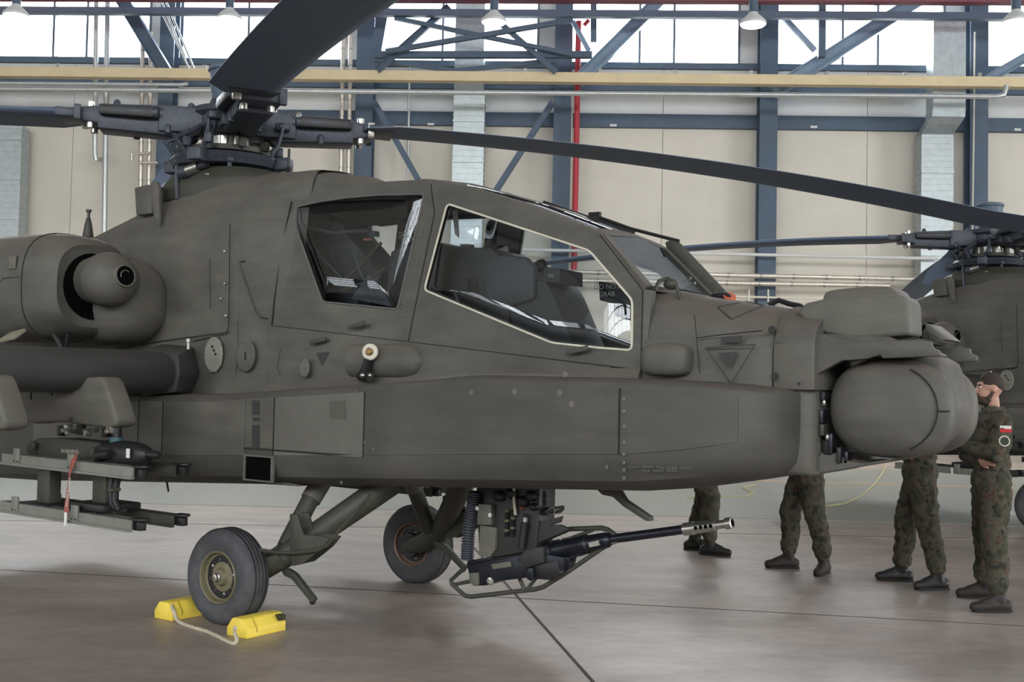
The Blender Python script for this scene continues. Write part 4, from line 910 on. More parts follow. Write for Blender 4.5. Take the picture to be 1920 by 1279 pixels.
    if s == 1:
        text('warning_text', 'WARNING', .042, frame(at(131, 847, -1.664), (1, 0, .02), (0, 0, 1)), CREAM, r)
        # red warning streamer
        L_ = [at(px, py, -1.79) for px, py in ((146, 850), (139, 862), (133, 880), (128, 905), (127, 935), (125, 955), (124, 984))]; W_ = [.010, .026, .034, .03, .026, .028, .026]; b = MB()
        for i in range(len(L_) - 1):
            tw = (.02 * math.sin(i * 1.7), .02 * math.sin(i * 1.7 + 1.7)); p, q = L_[i], L_[i + 1]; a1 = Vector((W_[i], tw[0], 0)) * .5; a2 = Vector((W_[i + 1], tw[1], 0)) * .5; t_ = Vector((0, -.003, 0))
            b.add([p - a1, p + a1, q + a2, q - a2, p - a1 + t_, p + a1 + t_, q + a2 + t_, q - a2 + t_], [(0, 1, 2, 3), (7, 6, 5, 4), (0, 4, 5, 1), (1, 5, 6, 2), (2, 6, 7, 3), (3, 7, 4, 0)])
        rb = b.build('warning_streamer', REDP, r)
        text('streamer_text', 'REMOVE BEFORE', .026, frame((L_[1] + L_[-1]) / 2 + Vector((-.004, -.012, .0)), L_[-1] - L_[1], (1, 0, 0)), WHITE, rb)
        b = MB(); b.prism([L_[-2] + Vector((-.014, -.006, -.02)), L_[-2] + Vector((.014, -.006, -.02)), L_[-1] + Vector((.016, -.006, 0)), L_[-1] + Vector((-.014, -.006, -.01))], (0, -.002, 0)); b.build('streamer_end', WHITE, rb, smooth=False)
    return r
rack(-1.585, 1); rack(-1.585, -1)

# ------------------------------------------------------------------ main landing gear
def gear(s):
    y = -1.03 * s; w = empty('main_wheel', (0, 0, 0)); w.parent = heli; c = Vector((-.085, y, .315))
    prof = [(-.085, .175), (-.098, .20), (-.107, .235), (-.108, .265), (-.098, .295), (-.075, .315), (-.03, .325)]
    prof = prof + [(-t, r) for t, r in reversed(prof)]
    b = MB(); b.lathe(prof, c, (0, 1, 0), 48)
    for v in b.v:
        if v.z < .004: v.z = .004
        if v.z < .05: v.y = c.y + (v.y - c.y) * (1 + .12 * (1 - v.z / .05))
    b.f = b.f[:-2]; b.build('tyre', RUBBER, w, ang=50)
    for k in (-.045, -.015, .015, .045): b = MB(); b.lathe([(k - .003, .3255), (k + .003, .3255)], c + Vector((0, 0, .002)), (0, 1, 0), 48); b.v = [Vector((v.x, v.y, max(v.z, .0035))) for v in b.v]; b.build('tread_groove', BLACK, w)
    for sg, mt in ((-s, RIM), (s, RIMP)):
        b = MB(); b.lathe([(.02, .178), (.092, .178), (.098, .172), (.094, .165), (.055, .158), (.04, .135), (.048, .10), (.055, .065), (.062, .06), (.085, .05), (.088, .035), (.088, .0)], c, (0, sg, 0), 36); rm = b.build('wheel_rim', mt, w, ang=28)
        b = MB(); b.lathe([(.085, .034), (.10, .034), (.105, .026), (.118, .024), (.12, .012), (.11, .008)], c, (0, sg, 0), 10); b.build('axle_nut', STEEL, rm, ang=25)
        for k in range(8):
            a = 2 * PI * k / 8 + .2; b = MB(); b.lathe([(.04, .013), (.053, .012), (.056, .007)], c + Vector((math.cos(a) * .115, 0, math.sin(a) * .115)), (0, sg, 0), 8); b.build('wheel_bolt', DGREEN if k % 3 else STEEL, rm)
    # trailing arm, axle, shock strut
    P1, P2 = Vector((.86, -.42 * s, .99)), Vector((.27, -.86 * s, .46)); g_ = empty('landing_gear_leg', (0, 0, 0)); g_.parent = heli
    b = MB(); b.tube([P1, P1.lerp(P2, .5), P2, P2 + (P2 - P1) * .06], [.09, .085, .08, .07], 20); b.build('trailing_arm', DGREEN, g_)
    b = MB(); b.tube([P2 + Vector((.02, 0, .02)), Vector((.08, -.90 * s, .35)), Vector((-.085, -.93 * s, .315)), Vector((-.085, -.96 * s, .315))], [.085, .08, .07, .06], 16); b.build('axle_beam', DGREEN, g_)
    b = MB(); b.tube([Vector((.24, -.48 * s, .97)), Vector((.21, -.76 * s, .55)), Vector((.2, -.82 * s, .47))], [.062, .062, .05], 16); b.build('shock_strut', DGREEN, g_)
    b = MB(); b.tube([Vector((.25, -.46 * s, .98)), Vector((.232, -.58 * s, .82))], .072, 16); b.build('strut_collar', OLIVE2, g_)
    # yoke plates
    b = MB(); yk = [S(px, py, -.93) for px, py in ((541, 964), (556, 966), (560, 985), (566, 1003), (600, 1006), (616, 1010), (600, 1030), (565, 1058), (546, 1062), (540, 1020))]; b.prism([Vector((p.x, -.90 * s, p.z)) for p in yk], (0, -.02 * s, 0)); b.build('yoke_plate', DGREEN, g_, bev=.004)
    b = MB(); b.prism([Vector((p.x - .02, -.78 * s, p.z)) for p in yk], (0, -.02 * s, 0)); b.build('yoke_plate', DGREEN, g_, bev=.004)
    b = MB(); b.tube([Vector((p.x, -(1.0 - .012 * i) * s, p.z)) for i, p in enumerate([S(px, py, -.99 + .012 * i) for i, (px, py) in enumerate(((464, 1025), (474, 1028), (520, 1036), (560, 1036), (600, 1031), (616, 1022), (640, 992), (668, 962), (696, 928)))])], .012, 8); b.build('step_rod', DGREEN, g_)
    q = [S(px, py, -.86) for px, py in ((522, 1062), (540, 1068), (552, 1076), (589, 1124), (584, 1131), (574, 1120), (546, 1086), (532, 1080))]
    b = MB(); b.prism([Vector((p.x, -.86 * s, p.z)) for p in q], (0, .04 * s, 0)); b.build('tie_down_lever', DGREEN, g_, bev=.005)
    b = MB(); e_ = S(586, 1128, -.84); b.ell((e_.x, -.84 * s, e_.z), (.022, .022, .022), 12, 8); b.build('lever_tip', BLACK, g_)
    b = MB(); b.tube([Vector((.30, -.95 * s, .50)), Vector((.12, -1.0 * s, .47)), Vector((-.02, -.92 * s, .40)), Vector((-.03, -.9 * s, .33))], .010, 8); b.build('brake_line', BLACK, g_)
    b = MB(); b.lathe([(0, .10), (.03, .105), (.05, .10), (.05, .06)], (-.085, -.90 * s, .315), (0, -s, 0), 24); b.build('brake_unit', BLACK, g_)
gear(1); gear(-1)

# ------------------------------------------------------------------ chin gun
mat('box_dark', (44, 45, 43), .55, var=.2, scale=20)
gun = empty('chain_gun', (0, 0, 0)); gun.parent = heli
def gp(px, py, y=0.0): return S(px, py, y)
def gprism(pts, y0, w, name, m_, bev=.006, par=gun):
    b = MB(); b.prism([gp(px, py, y0) for px, py in pts], (0, w, 0)); return b.build(name, m_, par, bev=bev)
gprism(((893, 915), (1012, 915), (1010, 985), (1004, 1035), (930, 1050), (898, 1040)), -.10, .2, 'turret_column', MATS['box_dark'])
gprism(((896, 945), (921, 946), (921, 985), (894, 984)), -.145, .05, 'control_box', mat('box_grey', (92, 94, 84), .5, var=.1), .004)
for px, py in ((895, 953), (919, 966)): b = MB(); b.lathe([(0, .016), (.006, .014)], gp(px, py, -.146), (0, -1, 0), 12); b.build('indicator', WHITE, gun)
gprism(((900, 985), (930, 990), (928, 1030), (918, 1045), (897, 1042)), -.125, .04, 'side_plate', OLIVE2, .004)
b = MB(); pts = [gp(px, py, -.13) for px, py in ((891, 922), (886, 950), (880, 985), (877, 1020), (876, 1050))]
ch = MB(); ch.tube(pts, .034, 12); chute = ch.build('feed_chute', BLACK, gun)
n_r = 27
for i in range(n_r):
    t = (i + .5) / n_r * (len(pts) - 1); k = min(int(t), len(pts) - 2); p = pts[k].lerp(pts[k + 1], t - k); d = (pts[k + 1] - pts[k]).normalized(); b = MB(); b.lathe([(-.006, .036), (-.003, .046), (.003, .046), (.006, .036)], p, d, 16); b.build('chute_ring', mat('chute_grey', (70, 74, 84), .45, var=.1), chute)
# receiver
gprism(((874, 1056), (985, 1036), (1030, 1040), (1058, 1046), (1052, 1072), (1000, 1082), (935, 1090), (912, 1098), (888, 1099), (880, 1080)), -.085, .17, 'receiver', GUNM)
gprism(((876, 1052), (986, 1033), (986, 1038), (877, 1058)), -.10, .20, 'receiver_rail', BLACK, .003)
gprism(((879, 1075), (896, 1074), (897, 1097), (888, 1099), (880, 1092)), -.10, .06, 'receiver_end_cap', mat('box_grey', (92, 94, 84), .5), .003)
b = MB(); b.lathe([(0, .028), (.012, .026), (.014, .016), (.01, .014)], gp(920, 1090, -.088), (0, -1, 0), 16); b.build('receiver_port', STEEL, gun)
gprism(((920, 1058), (956, 1053), (958, 1063), (924, 1068)), -.10, .03, 'cover_plate', OLIVE2, .003)
gprism(((994, 1062), (1044, 1050), (1050, 1075), (1036, 1088), (1000, 1086)), -.09, .16, 'drive_motor', BLACK)
gprism(((986, 1066), (998, 1064), (1000, 1084), (994, 1090), (987, 1086)), -.12, .04, 'motor_bracket', GUNM)
# cradle body and plates
gprism(((985, 1030), (1018, 1025), (1020, 1055), (985, 1066), (968, 1050)), -.11, .22, 'cradle', MATS['box_dark'])
gprism(((1010, 980), (1053, 968), (1049, 980), (1032, 985), (1048, 984), (1068, 992), (1040, 1005), (1000, 1022), (1000, 1000)), -.09, .03, 'cradle_arm', MATS['box_dark'], .003)
gprism(((1005, 960), (1040, 950), (1042, 958), (1035, 965), (1012, 968)), -.06, .12, 'slew_lock', BLACK)
b = MB(); b.tube([gp(1030, 955, -.08), gp(1036, 950, -.08), gp(1041, 956, -.08), gp(1038, 965, -.08), gp(1026, 962, -.08)], .006, 6); b.build('lock_handle', STEEL, gun)
a, c = gp(986, 965, -.14), gp(978, 1028, -.14); b = MB(); b.tube([a, a.lerp(c, .22), a.lerp(c, .23), c], [.016, .016, .026, .026], 14); b.build('elevation_piston', BLACK, gun)
b = MB(); b.lathe([(0, .0185), (.03, .0185)], a + (c - a) * .08, c - a, 14); b.build('piston_rod', STEEL, gun)
b = MB(); b.tube([gp(964, 915, -.12), gp(964, 940, -.12), gp(967, 966, -.12)], .011, 8); b.build('pale_hose', CREAM, gun)
for i in range(11):
    for j in range(2): p = gp(952 + j * 11 - i * .2, 958 + i * 4.6, -.112); b = MB(); b.lathe([(-.014, .010), (.014, .010)], p, (1, 0, .1), 8); b.build('feed_link', [BLACK, RIM][(i + j) % 4 == 0], gun)
for i in range(5):
    p = gp(1018 + (i % 2) * 2, 924 + i * 6, -.05); b = MB(); b.lathe([(-.006, .014), (-.006, .020), (.006, .020), (.006, .014)], p, (0.3, -1, 0), 12); b.build('chain_link', BLACK, gun)
for px, py, r in ((985, 940, .05), (1000, 930, .045), (965, 925, .05), (940, 930, .05), (1005, 950, .035), (985, 952, .02)): b = MB(); b.ell(gp(px, py, -.08), (r, .06, r * .8), 14, 10, .8); b.build('turret_fitting', BLACK if r > .03 else mat('rusty_bolt', (112, 72, 50), .7), gun)
# recoil housing, barrel and muzzle brake
A, B = gp(1013, 1038), gp(1146, 1011); d = (B - A).normalized(); L_ = (B - A).length
b = MB(); b.lathe([(0, .058), (.02, .066), (.10, .066), (.105, .060), (L_ * .6, .060), (L_ * .62, .064), (L_ * .68, .064), (L_ * .70, .056), (L_ * .95, .05), (L_, .035)], A, d, 24); b.build('recoil_housing', GUNM, gun, ang=25)
b = MB(); b.lathe([(.0, .07), (.035, .07)], A, d, 20); b.build('housing_collar', BLACK, gun)
b = MB(); b.box(gp(1018, 1038, -.07), (.035, .006, .075)); b.build('white_label', WHITE, gun, smooth=False)
b = MB(); b.bar(gp(1105, 1022, -.066), gp(1124, 1018, -.066), .012, .03); b.build('latch', STEEL, gun)
for t in (.2, .35, .5):
    for s_ in (1, -1): b = MB(); u = d.cross(Vector((0, 1, 0))).normalized(); b.bar(A + d * L_ * t + u * .062 * s_, A + d * L_ * (t + .1) + u * .062 * s_, .03, .012); b.build('housing_lug', BLACK, gun)
M_, E_ = gp(1288, 992), gp(1363, 982); dm = (E_ - M_).normalized()
b = MB(); b.tube([A + d * .1, B, M_], [.03, .030, .029], 18); b.build('barrel', GUNM, gun)
b = MB(); b.lathe([(-.02, .030), (-.018, .04), (.05, .04), (.052, .036), (.19, .034), (.195, .027), (.26, .026), (.262, .036), (.30, .036), (.302, .024), (.29, .02)], M_, (E_ - M_), 20); mz = b.build('muzzle_brake', STEEL, gun, ang=25)
for k in range(4):
    for sgn in (-1, 1): b = MB(); b.lathe([(.030, .012), (.0365, .012)], M_ + dm * (.075 + .033 * k), Vector((0, sgn, 0)), 12); b.build('brake_port', MATS['vent_black'], mz)
b = MB(); b.lathe([(.302, .021), (.3045, .021)], M_, (E_ - M_), 14); b.build('bore', MATS['vent_black'], mz)
# guard frame of bent tube
for pts, r in ((((1160, 1008), (1140, 993), (1128, 990), (1068, 992), (1040, 1004), (1012, 1018)), .016), (((1160, 1010), (1126, 1030), (1062, 1074), (1020, 1100), (1004, 1105), (884, 1119), (872, 1117), (848, 1096), (846, 1088), (874, 1062)), .016), (((852, 1096), (884, 1090)), .013), (((984, 1106), (962, 1058)), .014), (((988, 1106), (1022, 1062)), .013), (((1062, 1074), (1008, 1052)), .013), (((1112, 994), (1062, 1012)), .012)):
    b = MB(); b.tube([gp(*p) for p in pts], r, 10); b.build('guard_tube', DGREEN, gun, ang=60)
gprism(((1138, 1012), (1164, 1007), (1166, 1014), (1148, 1022)), -.02, .04, 'guard_gusset', OLIVE2, .004)
b = MB(); b.tube([gp(1078, 1048, .03), gp(1060, 1058, .02), gp(1072, 1052, .02), (gp(1082, 1040, .02))], .01, 8); b.build('cable', BLACK, gun)
# blade aerial under the belly
b = MB(); b.prism(outline(((1116, 916), (1160, 918), (1172, 938), (1219, 970), (1219, 978), (1210, 977), (1168, 950), (1148, 932), (1128, 928)), -.35), (0, .05, 0)); b.build('belly_aerial', DGREEN, heli, bev=.006)

# ------------------------------------------------------------------ rotor mast, hub and blades
HUBX, HUBZ = -1.37, 3.76
rot = empty('main_rotor', (HUBX, 0, 0)); rot.parent = heli
def rl(b): b.v = [v - Vector((HUBX, 0, 0)) for v in b.v]; return b
def rbuild(b, name, m_, par=None, **k): return rl(b).build(name, m_, par or rot, **k)
hx = Vector((HUBX, 0, 0))
b = MB(); b.lathe([(3.15, .34), (3.28, .30), (3.32, .24)], hx, (0, 0, 1), 28); rbuild(b, 'mast_base', DGREEN)
b = MB(); b.prism([S(px, py, 0.04) for px, py in ((350, 270), (372, 270), (372, 380), (285, 380), (297, 345), (345, 280))], (0, -.08, 0)); rbuild(b, 'mast_fairing', BLADE, bev=.006)
b = MB(); b.lathe([(3.36, .2), (3.38, .44), (3.43, .47), (3.47, .44), (3.48, .25)], hx, (0, 0, 1), 32); sw = rbuild(b, 'swashplate', HUBM, ang=30)
b = MB(); b.lathe([(3.49, .22), (3.50, .36), (3.54, .36), (3.55, .2)], hx, (0, 0, 1), 28); rbuild(b, 'swashplate_ring', DGREEN, ang=30)
for k in range(4):
    a = R(20 + 90 * k); p = hx + Vector((math.cos(a) * .5, math.sin(a) * .5, 3.42)); b = MB(); b.box(p, (.13, .12, .1), Matrix.Rotation(a, 3, 'Z')); rbuild(b, 'swashplate_lug', HUBM, bev=.012)
b = MB(); b.lathe([(3.3, .15), (3.56, .15), (3.57, .17), (3.66, .17)], hx, (0, 0, 1), 24); rbuild(b, 'mast_tube', STEEL, ang=30)
for k in range(16):
    a = 2 * PI * k / 16; p = hx + Vector((math.cos(a) * .163, math.sin(a) * .163, 3.60)); b = MB(); b.lathe([(-.04, .012), (.05, .012)], p, (0, 0, 1), 8); rbuild(b, 'mast_stud', STEEL if k % 2 else BLACK)
b = MB(); b.lathe([(3.64, .14), (3.66, .24), (3.70, .30), (3.74, .26), (3.80, .26), (3.83, .31), (3.88, .29), (3.90, .18), (3.96, .16)], hx, (0, 0, 1), 32); hub = rbuild(b, 'rotor_hub', HUBM, ang=30)
b = MB(); b.lathe([(3.93, .13), (3.96, .145), (4.02, .15), (4.03, .155), (4.20, .17), (4.21, .185), (4.235, .185), (4.25, .165), (4.27, .06)], hx, (0, 0, 1), 28); rbuild(b, 'hub_cap', mat('cap_grey', (78, 92, 108), .55, var=.08), ang=30)
for k in range(12):
    a = 2 * PI * k / 12; p = hx + Vector((math.cos(a) * .16, math.sin(a) * .16, 4.205)); b = MB(); b.box(p, (.02, .02, .025)); rbuild(b, 'cap_clip', HUBM, smooth=False)
def droop(r): return HUBZ + .015 - .0122 * max(0, r - .6) ** 2
def blade(ang, lead=0):
    a = R(ang); d = Vector((math.cos(a), math.sin(a), 0)); e = Vector((-math.sin(a), math.cos(a), 0))
    def P(r, c, z): return hx + d * r + e * c + Vector((0, 0, z))
    bl = empty('rotor_blade_assembly', (HUBX, 0, 0)); bl.parent = heli
    # hub arm (strap pack + pitch housing)
    def bx(r0, r1, w0, w1, h0, h1, name, m_, dz=0, c=0, bev=.015):
        b = MB(); z = HUBZ + dz; b.loft([[P(r0, c - w0, z - h0), P(r0, c + w0, z - h0), P(r0, c + w0, z + h0), P(r0, c - w0, z + h0)], [P(r1, c - w1, z - h1), P(r1, c + w1, z - h1), P(r1, c + w1, z + h1), P(r1, c - w1, z + h1)]]); return rbuild(b, name, m_, bl, bev=bev)
    bx(.12, .55, .15, .16, .10, .11, 'hub_arm', HUBM)
    bx(.40, 1.02, .12, .14, .125, .10, 'pitch_housing', HUBM, -.01)
    bx(.50, .62, .16, .16, .05, .05, 'flap_hinge', GUNM, .04)
    bx(.95, 1.18, .13, .15, .085, .05, 'blade_grip', HUBM)
    for s in (-1, 1):
        bx(.58, 1.0, .045, .04, .045, .04, 'lag_damper', BLACK, .03, s * .17, .012)
        b = MB(); b.lathe([(-.10, .03), (-.09, .045), (.11, .045), (.12, .03)], P(.64, s * .17, HUBZ + .03), d, 14); rbuild(b, 'damper_cap', HUBM, bl)
        b = MB(); b.lathe([(-.11, .024), (-.105, .03), (.105, .03), (.11, .024)], P(1.08, s * .10, HUBZ), (0, 0, 1), 12); rbuild(b, 'blade_pin', STEEL, bl, ang=25)
        bx(1.14, 1.19, .03, .03, .06, .06, 'root_fitting', STEEL if s < 0 else HUBM, 0, s * .17, .004)
    for r, c, z, m2 in ((.30, .1, .1, HUBM), (.36, -.12, .1, STEEL), (.47, .14, -.09, HUBM), (.75, -.13, -.1, HUBM), (.88, .1, .09, HUBM), (.56, -.16, .07, STEEL)):
        b = MB(); b.lathe([(-.03, .026), (.025, .03), (.045, .016)], P(r, c, HUBZ + z), (0, 0, 1), 10); rbuild(b, 'hub_bolt', m2, bl)
    # pitch link
    b = MB(); b.tube([P(.36, -.26, 3.46), P(.37, -.26, 3.52), P(.40, -.25, 3.55), P(.43, -.24, 3.66), P(.44, -.24, 3.72)], [.014, .022, .022, .016, .016], 10); b.ell(P(.36, -.26, 3.45), (.03, .03, .03), 10, 8); b.ell(P(.44, -.22, 3.73), (.035, .05, .035), 10, 8); rbuild(b, 'pitch_link', HUBM, bl)
    bx(.38, .50, .05, .05, .03, .03, 'pitch_horn', HUBM, -.03, -.2)
    # the blade: cambered section, drooping under its own weight
    secs = []
    pr = [(-.12, 0), (-.10, .022), (-.04, .034), (.08, .032), (.28, .014), (.41, .002), (.41, -.003), (.28, -.008), (.08, -.018), (-.04, -.022), (-.10, -.014)]
    for i in range(25):
        r = 1.12 + (7.32 - 1.12) * i / 24; k = 1.0; tw = R(4.0 - 7.5 * (r / 7.3)); sh = 0
        if r < 1.3: k = .62 + .38 * (r - 1.12) / .18
        if r > 6.85: sh = (r - 6.85) * .25
        secs.append([P(r, -(c * k * math.cos(tw) - z * math.sin(tw)) - sh + .0, droop(r) + z * 1.1 - c * k * math.sin(tw)) for c, z in pr])
    b = MB(); b.loft(secs); rbuild(b, 'rotor_blade', BLADE, bl, ang=50)
    b = MB(); b.loft([[P(r, .125 * f, droop(r) - .03), P(r, -.3 * f, droop(r) - .022), P(r, -.3 * f, droop(r) + .03), P(r, .125 * f, droop(r) + .042)] for r, f in ((1.1, .6), (1.35, .95))]); rbuild(b, 'root_cuff', HUBM, bl, bev=.008)
    for r in (1.16, 1.24, 1.32):
        b = MB(); b.box(P(r, 0, droop(r) + .045), (.02, .02, .02)); rbuild(b, 'cuff_bolt', HUBM, bl)
    return bl
for a in (45, -31, 225, 135): blade(a)
# scissors and actuator rods between fuselage and swashplate
for a in (200, 250, 320, 20):
    q = R(a); b = MB(); b.tube([hx + Vector((math.cos(q) * .42, math.sin(q) * .42, 3.1)), hx + Vector((math.cos(q) * .43, math.sin(q) * .43, 3.40))], .018, 8); b.ell(hx + Vector((math.cos(q) * .43, math.sin(q) * .43, 3.40)), (.035, .035, .035), 10, 8); rbuild(b, 'actuator_rod', HUBM)
for a in (230, 262):
    q = R(a); b = MB(); b.tube([hx + Vector((math.cos(q) * .40, math.sin(q) * .40, 3.46)), hx + Vector((math.cos(q) * .50, math.sin(q) * .50, 3.58)), hx + Vector((math.cos(q) * .27, math.sin(q) * .27, 3.70))], .026, 8); rbuild(b, 'scissor_link', HUBM)
for k in range(10):            # hydraulic lines, brackets and clamps crowded round the mast
    q = R(36 * k + 11); c_, s_ = math.cos(q), math.sin(q); r0 = .24 + .05 * (k % 3)
    b = MB(); b.tube([hx + Vector((c_ * (r0 + .1), s_ * (r0 + .1), 3.5)), hx + Vector((c_ * (r0 + .13), s_ * (r0 + .13), 3.58)), hx + Vector((c_ * r0, s_ * r0, 3.66)), hx + Vector((c_ * (r0 - .02), s_ * (r0 - .02), 3.72))], .014 + .006 * (k % 2), 8); rbuild(b, 'hub_line', BLACK if k % 2 else HUBM)
    b = MB(); b.box(hx + Vector((c_ * (r0 + .12), s_ * (r0 + .12), 3.56)), (.07, .06, .08), Matrix.Rotation(q, 3, 'Z')); rbuild(b, 'line_bracket', HUBM if k % 3 else DGREEN, bev=.01)
b = MB(); p = S(362, 316, -.38); b.lathe([(-.06, .045), (.06, .045)], p, (1, .2, .25), 14); rbuild(b, 'actuator_cylinder', STEEL)
b = MB(); b.lathe([(-.12, .055), (-.06, .055), (-.06, .03), (.14, .03)], p, (1, .2, .25), 14); rbuild(b, 'actuator_body', HUBM)
b = MB(); b.box(S(384, 331, -.36), (.10, .006, .045)); rbuild(b, 'data_plate', STEEL, smooth=False)
b = MB(); b.loft([ring(x, [(0, 3.1), (w, 3.1), (w, 3.24), (w * .8, z), (0, z + .02)]) for x, w, z in ((-1.95, .25, 3.2), (-1.7, .38, 3.33), (-1.3, .4, 3.37), (-.9, .36, 3.33), (-.72, .25, 3.27))]); b.build('transmission_deck', DGREEN, heli, bev=.02)
# ------------------------------------------------------------------ cockpit interior
ck = empty('cockpit_interior', (0, 0, 0)); ck.parent = heli
def cb(c, d, name, m_=INTER, rot=None, bev=.012): b = MB(); b.box(c, d, rot); return b.build(name, m_, ck, bev=bev)
RY = lambda a: Matrix.Rotation(R(a), 3, 'Y')
def seat(x, z, k, hh=.78, wd=.46, hw_=.62, hd_=True):
    cb((x + .22, 0, z), (.46, .46, .12), 'seat_pan', INTER2, RY(-6)); cb((x - .04, 0, z + .42), (.12, wd, hh), 'seat_back', INTER, RY(-10)); cb((x - .10, 0, z + hh + .08), (.10, .26, .2), 'head_rest', INTER2, RY(-8))
    for s in (-1, 1):
        cb((x + .1, s * wd * .53, z + .07 + hw_ / 2), (.30, .03, hw_), 'seat_wing', INTER, RY(-10))
        b = MB(); b.tube([(x + .0, s * .10, z + .78), (x + .06, s * .09, z + .5), (x + .10, s * .05, z + .22), (x + .16, s * .02, z + .1)], .016, 6); b.build('shoulder_strap', WEB, ck)
        b = MB(); b.tube([(x + .12, s * .22, z + .08), (x + .2, s * .12, z + .1), (x + .22, 0, z + .1)], .014, 6); b.build('lap_strap', WEB, ck)
seat(.04, 1.98, 0, .74, .36, .34); seat(1.42, 1.66, 1, .62, .44, .5)
b = MB(); b.prism(outline(((560, 395), (640, 372), (690, 372), (686, 398), (672, 402), (676, 425), (700, 432), (704, 446), (770, 520), (748, 580), (606, 570)), .18), (0, -.34, 0)); b.build('pilot_equipment', INTER, ck, bev=.02)
for k, (p, q) in enumerate((((625, 540), (715, 455)), ((640, 545), (725, 500)), ((565, 430), (640, 520)), ((560, 425), (690, 432)), ((570, 440), (600, 560)), ((660, 460), (690, 540)))):
    b = MB(); b.tube([S(*p, -.28), S((p[0] + q[0]) / 2, (p[1] + q[1]) / 2 + 8, -.30), S(*q, -.26)], .012, 8); b.build('harness_cable', WEB if k < 2 else INTER2, ck)
b = MB(); b.prism(outline(((688, 432), (703, 433), (703, 443), (688, 442)), -.2), (0, .05, 0)); b.build('switch_box', INTER2, ck)
b = MB(); b.prism(outline(((681, 447), (696, 447), (696, 451), (681, 451)), -.21), (0, .02, 0)); b.build('red_switch', REDP, ck)
b = MB(); b.prism(outline(((658, 560), (690, 515), (700, 520), (735, 575)), -.38), (0, .01, 0)); b.build('map_pocket', INTER2, ck)
# pilot's coaming and the gunner's console mass
b = MB(); b.prism(outline(((800, 482), (846, 470), (886, 466), (906, 474), (985, 478), (1001, 492), (1004, 503), (1048, 503), (1048, 531), (1083, 534), (1098, 560), (1140, 660), (1000, 660), (792, 560)), .2), (0, -.42, 0)); b.build('gunner_console', INTER, ck, bev=.02)
b = MB(); b.prism(outline(((905, 500), (930, 478), (985, 482), (1002, 500), (1000, 560), (940, 580), (910, 560)), -.26), (0, .06, 0)); b.build('sight_housing', INTER2, ck, bev=.02)
b = MB(); b.lathe([(-.03, .03), (.0, .04), (.03, .04), (.035, .03)], S(1012, 498, -.1), (1, -.2, .1), 16); b.build('sight_eyepiece', BLACK, ck)
b = MB(); b.prism(outline(((1018, 501), (1049, 503), (1049, 532), (1020, 528)), -.22), (0, .3, 0)); b.build('side_display', INTER, ck, bev=.008)
b = MB(); b.box(S(1033, 517, -.225), (.05, .004, .022)); b.build('display_label', GREYSEAL, ck, smooth=False)
b = MB(); b.prism(outline(((893, 473), (903, 463), (920, 466), (935, 458), (938, 483), (915, 479)), .05), (0, .12, 0)); b.build('helmet_sight_unit', WHITE, ck, bev=.006)
b = MB(); b.prism(outline(((900, 466), (925, 456), (940, 460), (915, 472)), .0), (0, .05, 0)); b.build('sight_clamp', BLACK, ck)
b = MB(); b.prism(outline(((862, 458), (882, 458), (883, 470), (862, 470)), .1), (0, .05, 0)); b.build('switch_panel', GREYSEAL, ck, bev=.004)
b = MB(); b.tube([S(838, 392, -.3), S(822, 450, -.3), S(816, 500, -.32)], .012, 8); b.build('canopy_strut', STEEL, ck)
b = MB(); b.tube([S(853, 548, -.3), S(862, 575, -.32), S(866, 600, -.34)], .010, 8); b.build('control_rod', GREYSEAL, ck)
b = MB(); b.prism(outline(((848, 395), (857, 394), (860, 445), (853, 440)), .36), (0, .01, 0)); b.build('map_sheet', WHITE, ck, smooth=False)
for q, y in ((((1122, 527), (1160, 533), (1182, 570), (1180, 578), (1124, 563)), .40), (((1150, 571), (1183, 576), (1184, 602), (1152, 592)), .40)):
    b = MB(); b.prism(outline(q, y), (0, .04, 0)); b.build('glare_guard', INTER, ck, bev=.006)
text('placard', 'DO NOT\nGRAB', .05, frame(S(1138, 545, .395), (1, 0, 0), (0, 0, 1)), WHITE, ck)
text('placard', 'DO NOT\nGRAB', .055, frame(S(768, 443, .40), (1, 0, .12), (-.12, 0, 1)), WHITE, ck)
b = MB(); b.prism([S(748, 400, .43), S(790, 395, .43), S(775, 500, .43), S(735, 510, .43)], (0, .015, 0)); b.build('far_frame_trim', INTER, ck)
b = MB(); b.box(S(1163, 585, .395), (.07, .004, .035)); b.build('guard_label', GREYSEAL, ck, smooth=False)

# ------------------------------------------------------------------ tail boom (runs out of the picture)
b = MB(); b.loft([ring(x, [(0, z0), (w, z0 + .1), (w, z1 - .12), (w * .6, z1), (0, z1)]) for x, w, z0, z1 in ((-4.1, .55, .95, 2.5), (-5.5, .42, 1.2, 2.3), (-7.5, .30, 1.4, 2.1), (-9.3, .22, 1.5, 2.0))]); b.build('tail_boom', OLIVE, heli, bev=.03)
b = MB(); b.prism([(-8.6, -.09, 1.9), (-9.4, -.09, 1.6), (-10.2, -.09, 4.4), (-9.5, -.09, 4.5)], (0, .18, 0)); b.build('tail_fin', OLIVE, heli, bev=.03)
b = MB(); b.lathe([(-.08, .15), (-.08, .2), (0, .22), (.08, .2), (.08, .15)], (-9.6, 0, .22), (0, 1, 0), 24); b.build('tail_wheel', RUBBER, heli)
b = MB(); b.tube([(-9.2, 0, 1.6), (-9.5, 0, .7), (-9.6, .12, .22)], .05, 10); b.build('tail_wheel_leg', DGREEN, heli)

# keep every helicopter piece at part or sub-part level
def flatten(root):
    for p in list(root.children):
        for q in list(p.children):
            for r_ in list(q.children_recursive): r_.parent = p
flatten(heli)
